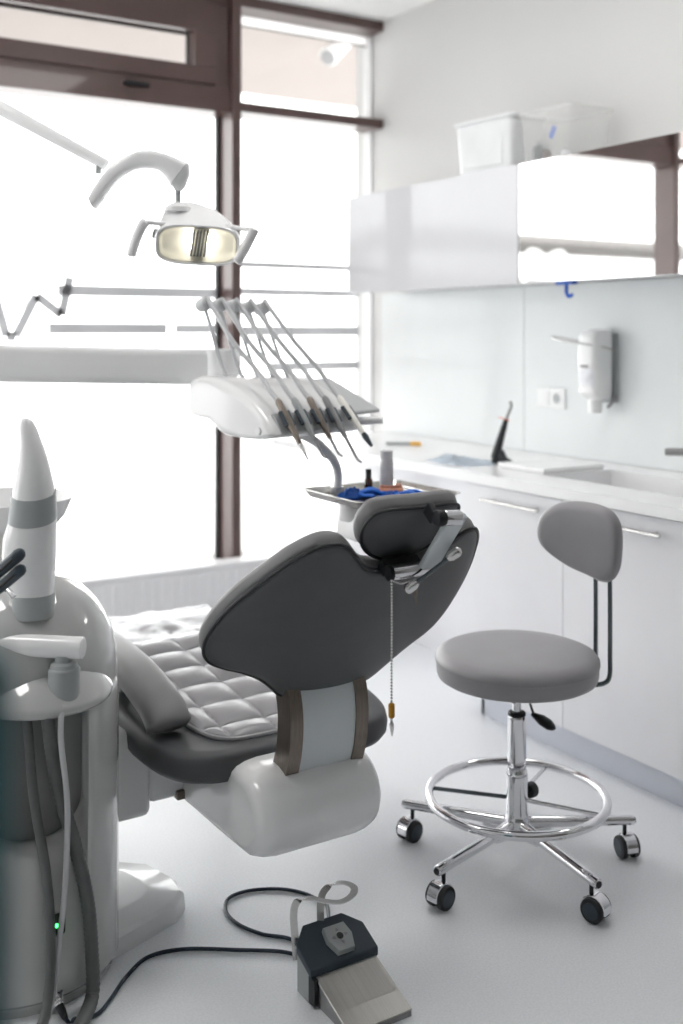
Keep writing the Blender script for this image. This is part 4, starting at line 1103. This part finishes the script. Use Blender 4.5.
# swing arm
sa0, sa1 = W(-1.22, 3.0, 1.32), W(-.36, 3.22, 1.298)
b = NB(); dv = (sa1-sa0).normalized(); nn = V((0, 0, 1)); sd = dv.cross(nn).normalized(); up = sd.cross(dv)
loft(b, [sring(sa0.lerp(sa1, t), sd, up,   .034*k, .053*k, 28, 5) for t, k in ((0, .8), (.004, 1), (.985, 1), (.996, .9), (1.0, .7))]); obj('swing_arm', b, 'white_plastic', dl)
b = NB(); lathe(b, [(.05, -.055), (.055, -.05), (.055, .05), (.05, .055)], sa1+dv*.0, (0, 0, 1), 32); lathe(b, [(.02, -.09), (.02, -.05)], sa1, (0, 0, 1), 16); obj('pivot', b, 'white_plastic', dl)
# whips
NI = 5
hosepts = []
for k in range(NI):
    r = .0 + k*.055
    knob = DP(-.022, r, 1.482-.002*k)
    base = DP(.085+.012*k, r*.9+.0, 1.272-.004*k)
    b = NB(); tube(b, crom([base, base.lerp(knob, .35)+V((0, 0, -.012)), base.lerp(knob, .75)+V((0, 0, .0)), knob], 6), .0055, 10); wh = obj('whip_arm', b, 'tube_grey', dl)
    b = NB(); cyl(b, knob-F_*.020+V((0, 0, -.004)), knob+F_*.022+V((0, 0, .004)), .0200, 16, .007); obj('whip_roller', b, 'panel_grey', wh)
# handpieces in their rests, each with its own tube
kinds = [('scaler handpiece nearest the camera on the console, long steel tip', .135, 'bronze', 'tip_long'), ('second handpiece from the near end of the console, hooked tip', .125, 'grey_plastic', 'hook'), ('middle handpiece of five on the console, bronze grip', .125, 'bronze', 'hook'), ('fourth handpiece on the console, long thin hooked tip', .125, 'mid_grey', 'hook2'), ('farthest handpiece on the console, beige with dark end', .13, 'lamp_cream', 'dark')]
for k, (lab, L, m, kind) in enumerate(kinds):
    r = .005+k*.058
    tail = DP(.298, r, 1.214); ax = (F_*.62 - V((0, 0, .78))).normalized()
    if kind == 'dark': ax = (F_*.70-V((0, 0, .71))).normalized()
    nose = tail+ax*L
    t = thing('handpiece', lab, 'handpiece', nose, 0, 'handpieces on the console')
    b = NB(); tube(b, [tail-ax*.01, tail, tail+ax*L*.5, nose], [.006, .0095, .0105, .0065], 14); obj('grip', b, m, t)
    kn = DP(-.022, k*.055, 1.488)
    b = NB(); P = crom([kn+F_*.012+V((0, 0, .012)), kn+F_*.05+V((0, 0, -.025)), DP(.12, r-.012, 1.375), DP(.205, r+.004, 1.295), DP(.27, r, 1.238), tail], 8); tube(b, P, .0068, 10); obj('tube', b, 'tube_grey', t)
    b = NB()
    if kind == 'tip_long': tube(b, [nose, nose+ax*.05], [.0062, .0022], 10); mm = 'satin'
    elif kind == 'dark': tube(b, [nose, nose+ax*.012, nose+ax*.045], [.0075, .009, .0045], 12); mm = 'slate'
    else:
        q2 = nose+ax*(.05 if kind == 'hook' else .075); tube(b, crom([nose, nose.lerp(q2, .6), q2, q2+F_*.014+V((0, 0, -.006))], 5), [.0045]*6+[.0035]*6+[.003]*4, 10); mm = 'mid_grey'
    obj('tip', b, mm, t)
    # cradle under each grip
    b = NB(); cyl(b, tail+ax*.03-R_*.013, tail+ax*.075-R_*.013, .006, 10, .001); cyl(b, tail+ax*.03+R_*.013, tail+ax*.075+R_*.013, .006, 10, .001); obj('rest', b, 'slate', dl)
b = NB(); vs = []
loft(b, [[DP(.275, r, 1.175), DP(.31, r, 1.138), DP(.336, r, 1.138), DP(.305, r, 1.185)] for r in (-.02, .265)]); obj('rest_bar', b, 'panel_grey', dl)
# tray arm and tray
TX0, TX1, TY0, TY1, TZ = 1.505, 1.83, 2.33, 2.635, .955
b = NB(); tube(b, crom([DP(.24, .10, 1.13), at(313, 440, 3.0), at(325, 450, 3.03), at(335, 463, 3.05), at(338, 476, 3.06), V((1.60, 2.60, TZ+.004))], 8), .0125, 16); obj('tray_arm', b, 'white_plastic', dl)
t = thing('instrument_tray', 'stainless steel tray under the console holding blue gloves and bottles', 'tray', ((TX0+TX1)/2, (TY0+TY1)/2, TZ-.012))
b = NB(); P = [rrect(TX0-o_, TX1+o_, TY0-o_, TY1+o_, .02, 5) for o_ in (-.012, 0, .006, .006, .0, -.014)]
Zs = [TZ-.012, TZ+.006, TZ+.008, TZ+.010, TZ+.0095, TZ-.009]
loft(b, [[V((x, y, z)) for x, y in p] for p, z in zip(P, Zs)]); obj('pan', b, 'tray', t, angle=30)
b = NB(); cyl(b, (1.60, 2.60, TZ-.02), (1.60, 2.60, TZ+.012), .02, 20, .003); obj('arm_socket', b, 'white_plastic', t)
b = NB(); lathe(b, [(.035, -.06), (.04, -.05), (.04, -.014), (.03, -.012)], (1.565, 2.46, TZ), (0, 0, 1), 24); box(b, 1.54, 1.59, 2.41, 2.51, TZ-.11, TZ-.05, .01); obj('tray_holder', b, 'white_plastic', t)
# gloves: a crumpled pair
def crumple(cx, cy, z, sx, sy_, h, seed, m):
    b = NB(); N = 26; g = []
    for i in range(N):
        row = []
        for j in range(N):
            u, v = i/(N-1)*2-1, j/(N-1)*2-1; r_ = math.hypot(u, v)
            k_ = max(abs(u), abs(v))/(r_ or 1)
            x, y = cx+u*k_*sx*(1+.25*noise.noise(V((u*2, v*2, seed)))), cy+v*k_*sy_*(1+.25*noise.noise(V((u*2, v*2, seed+4))))
            zz = z+.002+h*(max(0, 1-(max(abs(u), abs(v)))**2))*(.35+1.1*abs(noise.noise(V((u*2.6, v*2.6, seed+9)))))
            row.append(b.verts.new(V((x, y, zz))))
        g.append(row)
    for i in range(N-1):
        for j in range(N-1): b.faces.new((g[i][j], g[i+1][j], g[i+1][j+1], g[i][j+1]))
    bmesh.ops.solidify(b, geom=list(b.faces), thickness=-.0012); return b
def glove(c, ang, seed):
    """limp glove: crumpled palm with five limp fingers"""
    b = crumple(c.x, c.y, c.z, .045, .038, .03, seed, None)
    d0 = V((math.cos(ang), math.sin(ang), 0))
    for k, (off, L) in enumerate(((-.9, .05), (-.35, .075), (-.1, .085), (.15, .08), (.4, .06))):
        a = ang+off; d = V((math.cos(a), math.sin(a), 0)); s0 = c+d*.025+V((0, 0, .012))
        tube(b, crom([s0, s0+d*L*.4+V((0, 0, .006*((k % 2)*2-1)+.002)), s0+d*L*.8+V((.004, .004, -.003)), s0+d*L+V((0, 0, -.005))], 4), [.008]*4+[.0085]*4+[.008]*4+[.004], 10, flat=(.7, 1))
    return b
tag(obj('glove', glove(V((1.595, 2.515, TZ-.008)), -.3, 2), 'glove', angle=70), 'blue nitrile glove at the left end of the tray', 'glove', 'blue gloves on the tray')
tag(obj('glove', glove(V((1.69, 2.45, TZ-.008)), -.9, 5), 'glove', angle=70), 'blue nitrile glove in the middle of the tray by the bottles', 'glove', 'blue gloves on the tray')
wb = V((1.745, 2.565, TZ-.009))
t = thing('bottle', 'tall white bottle with pale label on the tray', 'bottle', wb)
b = NB(); lathe(b, [(.018, 0), (.02, .003), (.02, .085), (.017, .094)], wb, seg=24); obj('body', b, 'white_plastic', t)
b = NB(); lathe(b, [(.0203, .012), (.0203, .075)], wb, seg=24); obj('label', b, 'label_grey', t)
b = NB(); lathe(b, [(.018, .092), (.0185, .096), (.0185, .116), (.014, .120)], wb, seg=24); obj('cap', b, 'white_trim', t)
ab = V((1.69, 2.575, TZ-.009))
t = thing('bottle', 'small dark brown bottle left of the white bottle on the tray', 'bottle', ab)
b = NB(); lathe(b, [(.011, 0), (.012, .003), (.012, .035), (.007, .043)], ab, seg=20); obj('body', b, 'amber', t)
b = NB(); lathe(b, [(.0085, .041), (.0085, .064), (.007, .066)], ab, seg=16); obj('cap', b, 'piping', t)
jw = V((1.715, 2.50, TZ-.009))
b = NB()
arcp = [jw+V((.028*math.cos(a)*1.0, .022*math.sin(a), .012)) for a in [math.radians(-200+k*10) for k in range(23)]]
tube(b, arcp, .0115, 12)
for p in arcp[1:-1:2]: box(b, -.0045, .0045, -.0045, .0045, .006, .018, .002, 2, Matrix.Translation(p))
tag(obj('jaw_model', b, 'pinkwax', angle=60), 'small pink wax jaw model on the tray before the bottles', 'dental model')
for k, (dx, dy, lab) in enumerate(((.0, .0, 'steel probe lying on the tray rim, nearer of the two'), (.03, .02, 'steel probe lying on the tray rim, farther of the two'))):
    p0_, p1_ = V((1.775+dx, 2.40+dy, TZ+.014)), V((1.80+dx*.9, 2.57+dy, TZ-.004))
    p1_ = V((1.79+dx, 2.58+dy, TZ-.004)); p0_ = V((1.785+dx, 2.42+dy, TZ-.004))
    b = NB(); tube(b, [p0_, p0_.lerp(p1_, .15), p0_.lerp(p1_, .85), p1_], [.0015, .0035, .0035, .0015], 8)
    tag(obj('probe', b, 'satin'), lab, 'instrument', 'steel probes on the tray')

# ================================================================== NEAR SCREEN AT THE LEFT EDGE
b = NB(); e0 = W(-.187, .45, 0)
mt = Matrix.Translation(W(-.3408, .45, 0)) @ Matrix.Rotation(-TH, 4, 'Z')
scr = thing('screen', 'dark teal padded screen, a blurred sliver at the left edge', 'screen', W(-.3408, .45, 0))
b = NB(); box(b, -.20, .202, -.015, .015, 0.04, 1.27, .012, 3, mt); obj('panel', b, 'teal', scr)
for s in (-.14, .14):
    b = NB(); box(b, s-.02, s+.02, -.10, .10, 0, .045, .004, 2, mt); obj('foot', b, 'black', scr)

# ================================================================== ADDED CEILING PANELS, UNSEEN, TO BRIGHTEN THE ROOM
for x, y, lab in ((-.2, 2.5, 'added square fill light panel, unseen, above the dental unit side'), (1.9, 2.5, 'added square fill light panel, unseen, above the worktop side')):
    t = thing('added_fill_panel', lab, 'fill light', (x, y, ZC-.03), 0, 'added fill light panels')
    b = NB(); box(b, x-.3, x+.3, y-.3, y+.3, ZC-.03, ZC, .004); obj('frame', b, 'white_trim', t)
    b = NB(); box(b, x-.28, x+.28, y-.28, y+.28, ZC-.034, ZC-.0305); obj('diffuser', b, 'diffuser', t)

# ================================================================== SKY, CAMERA
w = bpy.data.worlds.new('sky'); bpy.context.scene.world = w; w.use_nodes = True
bg = w.node_tree.nodes['Background']; bg.inputs['Color'].default_value = (1.0, .995, .985, 1); bg.inputs['Strength'].default_value = 2.6
cam = bpy.data.cameras.new('camera'); co = bpy.data.objects.new('camera', cam); C.objects.link(co)
co.location = (0, 0, HC); co.rotation_euler = (PI/2, 0, -TH)
cam.sensor_fit = 'AUTO'; cam.sensor_width = 36.0; cam.lens = 36.0*FPX/1024
cam.shift_y = -(512-HOR)/1024; cam.shift_x = 0
cam.clip_start = .02
cam.dof.use_dof = True; cam.dof.focus_distance = 2.38; cam.dof.aperture_fstop = 1.9
S = bpy.context.scene; S.camera = co
S.view_settings.view_transform = 'Standard'; S.view_settings.look = 'None'
S.view_settings.exposure = 0.98; S.view_settings.gamma = 1.0; S.view_settings.use_curve_mapping = False
try:
    S.cycles.use_denoising = True; S.cycles.max_bounces = 12; S.cycles.diffuse_bounces = 6; S.cycles.glossy_bounces = 6
    S.cycles.transparent_max_bounces = 16; S.cycles.sample_clamp_indirect = 8.0
    S.cycles.caustics_reflective = False; S.cycles.caustics_refractive = False
except Exception: pass
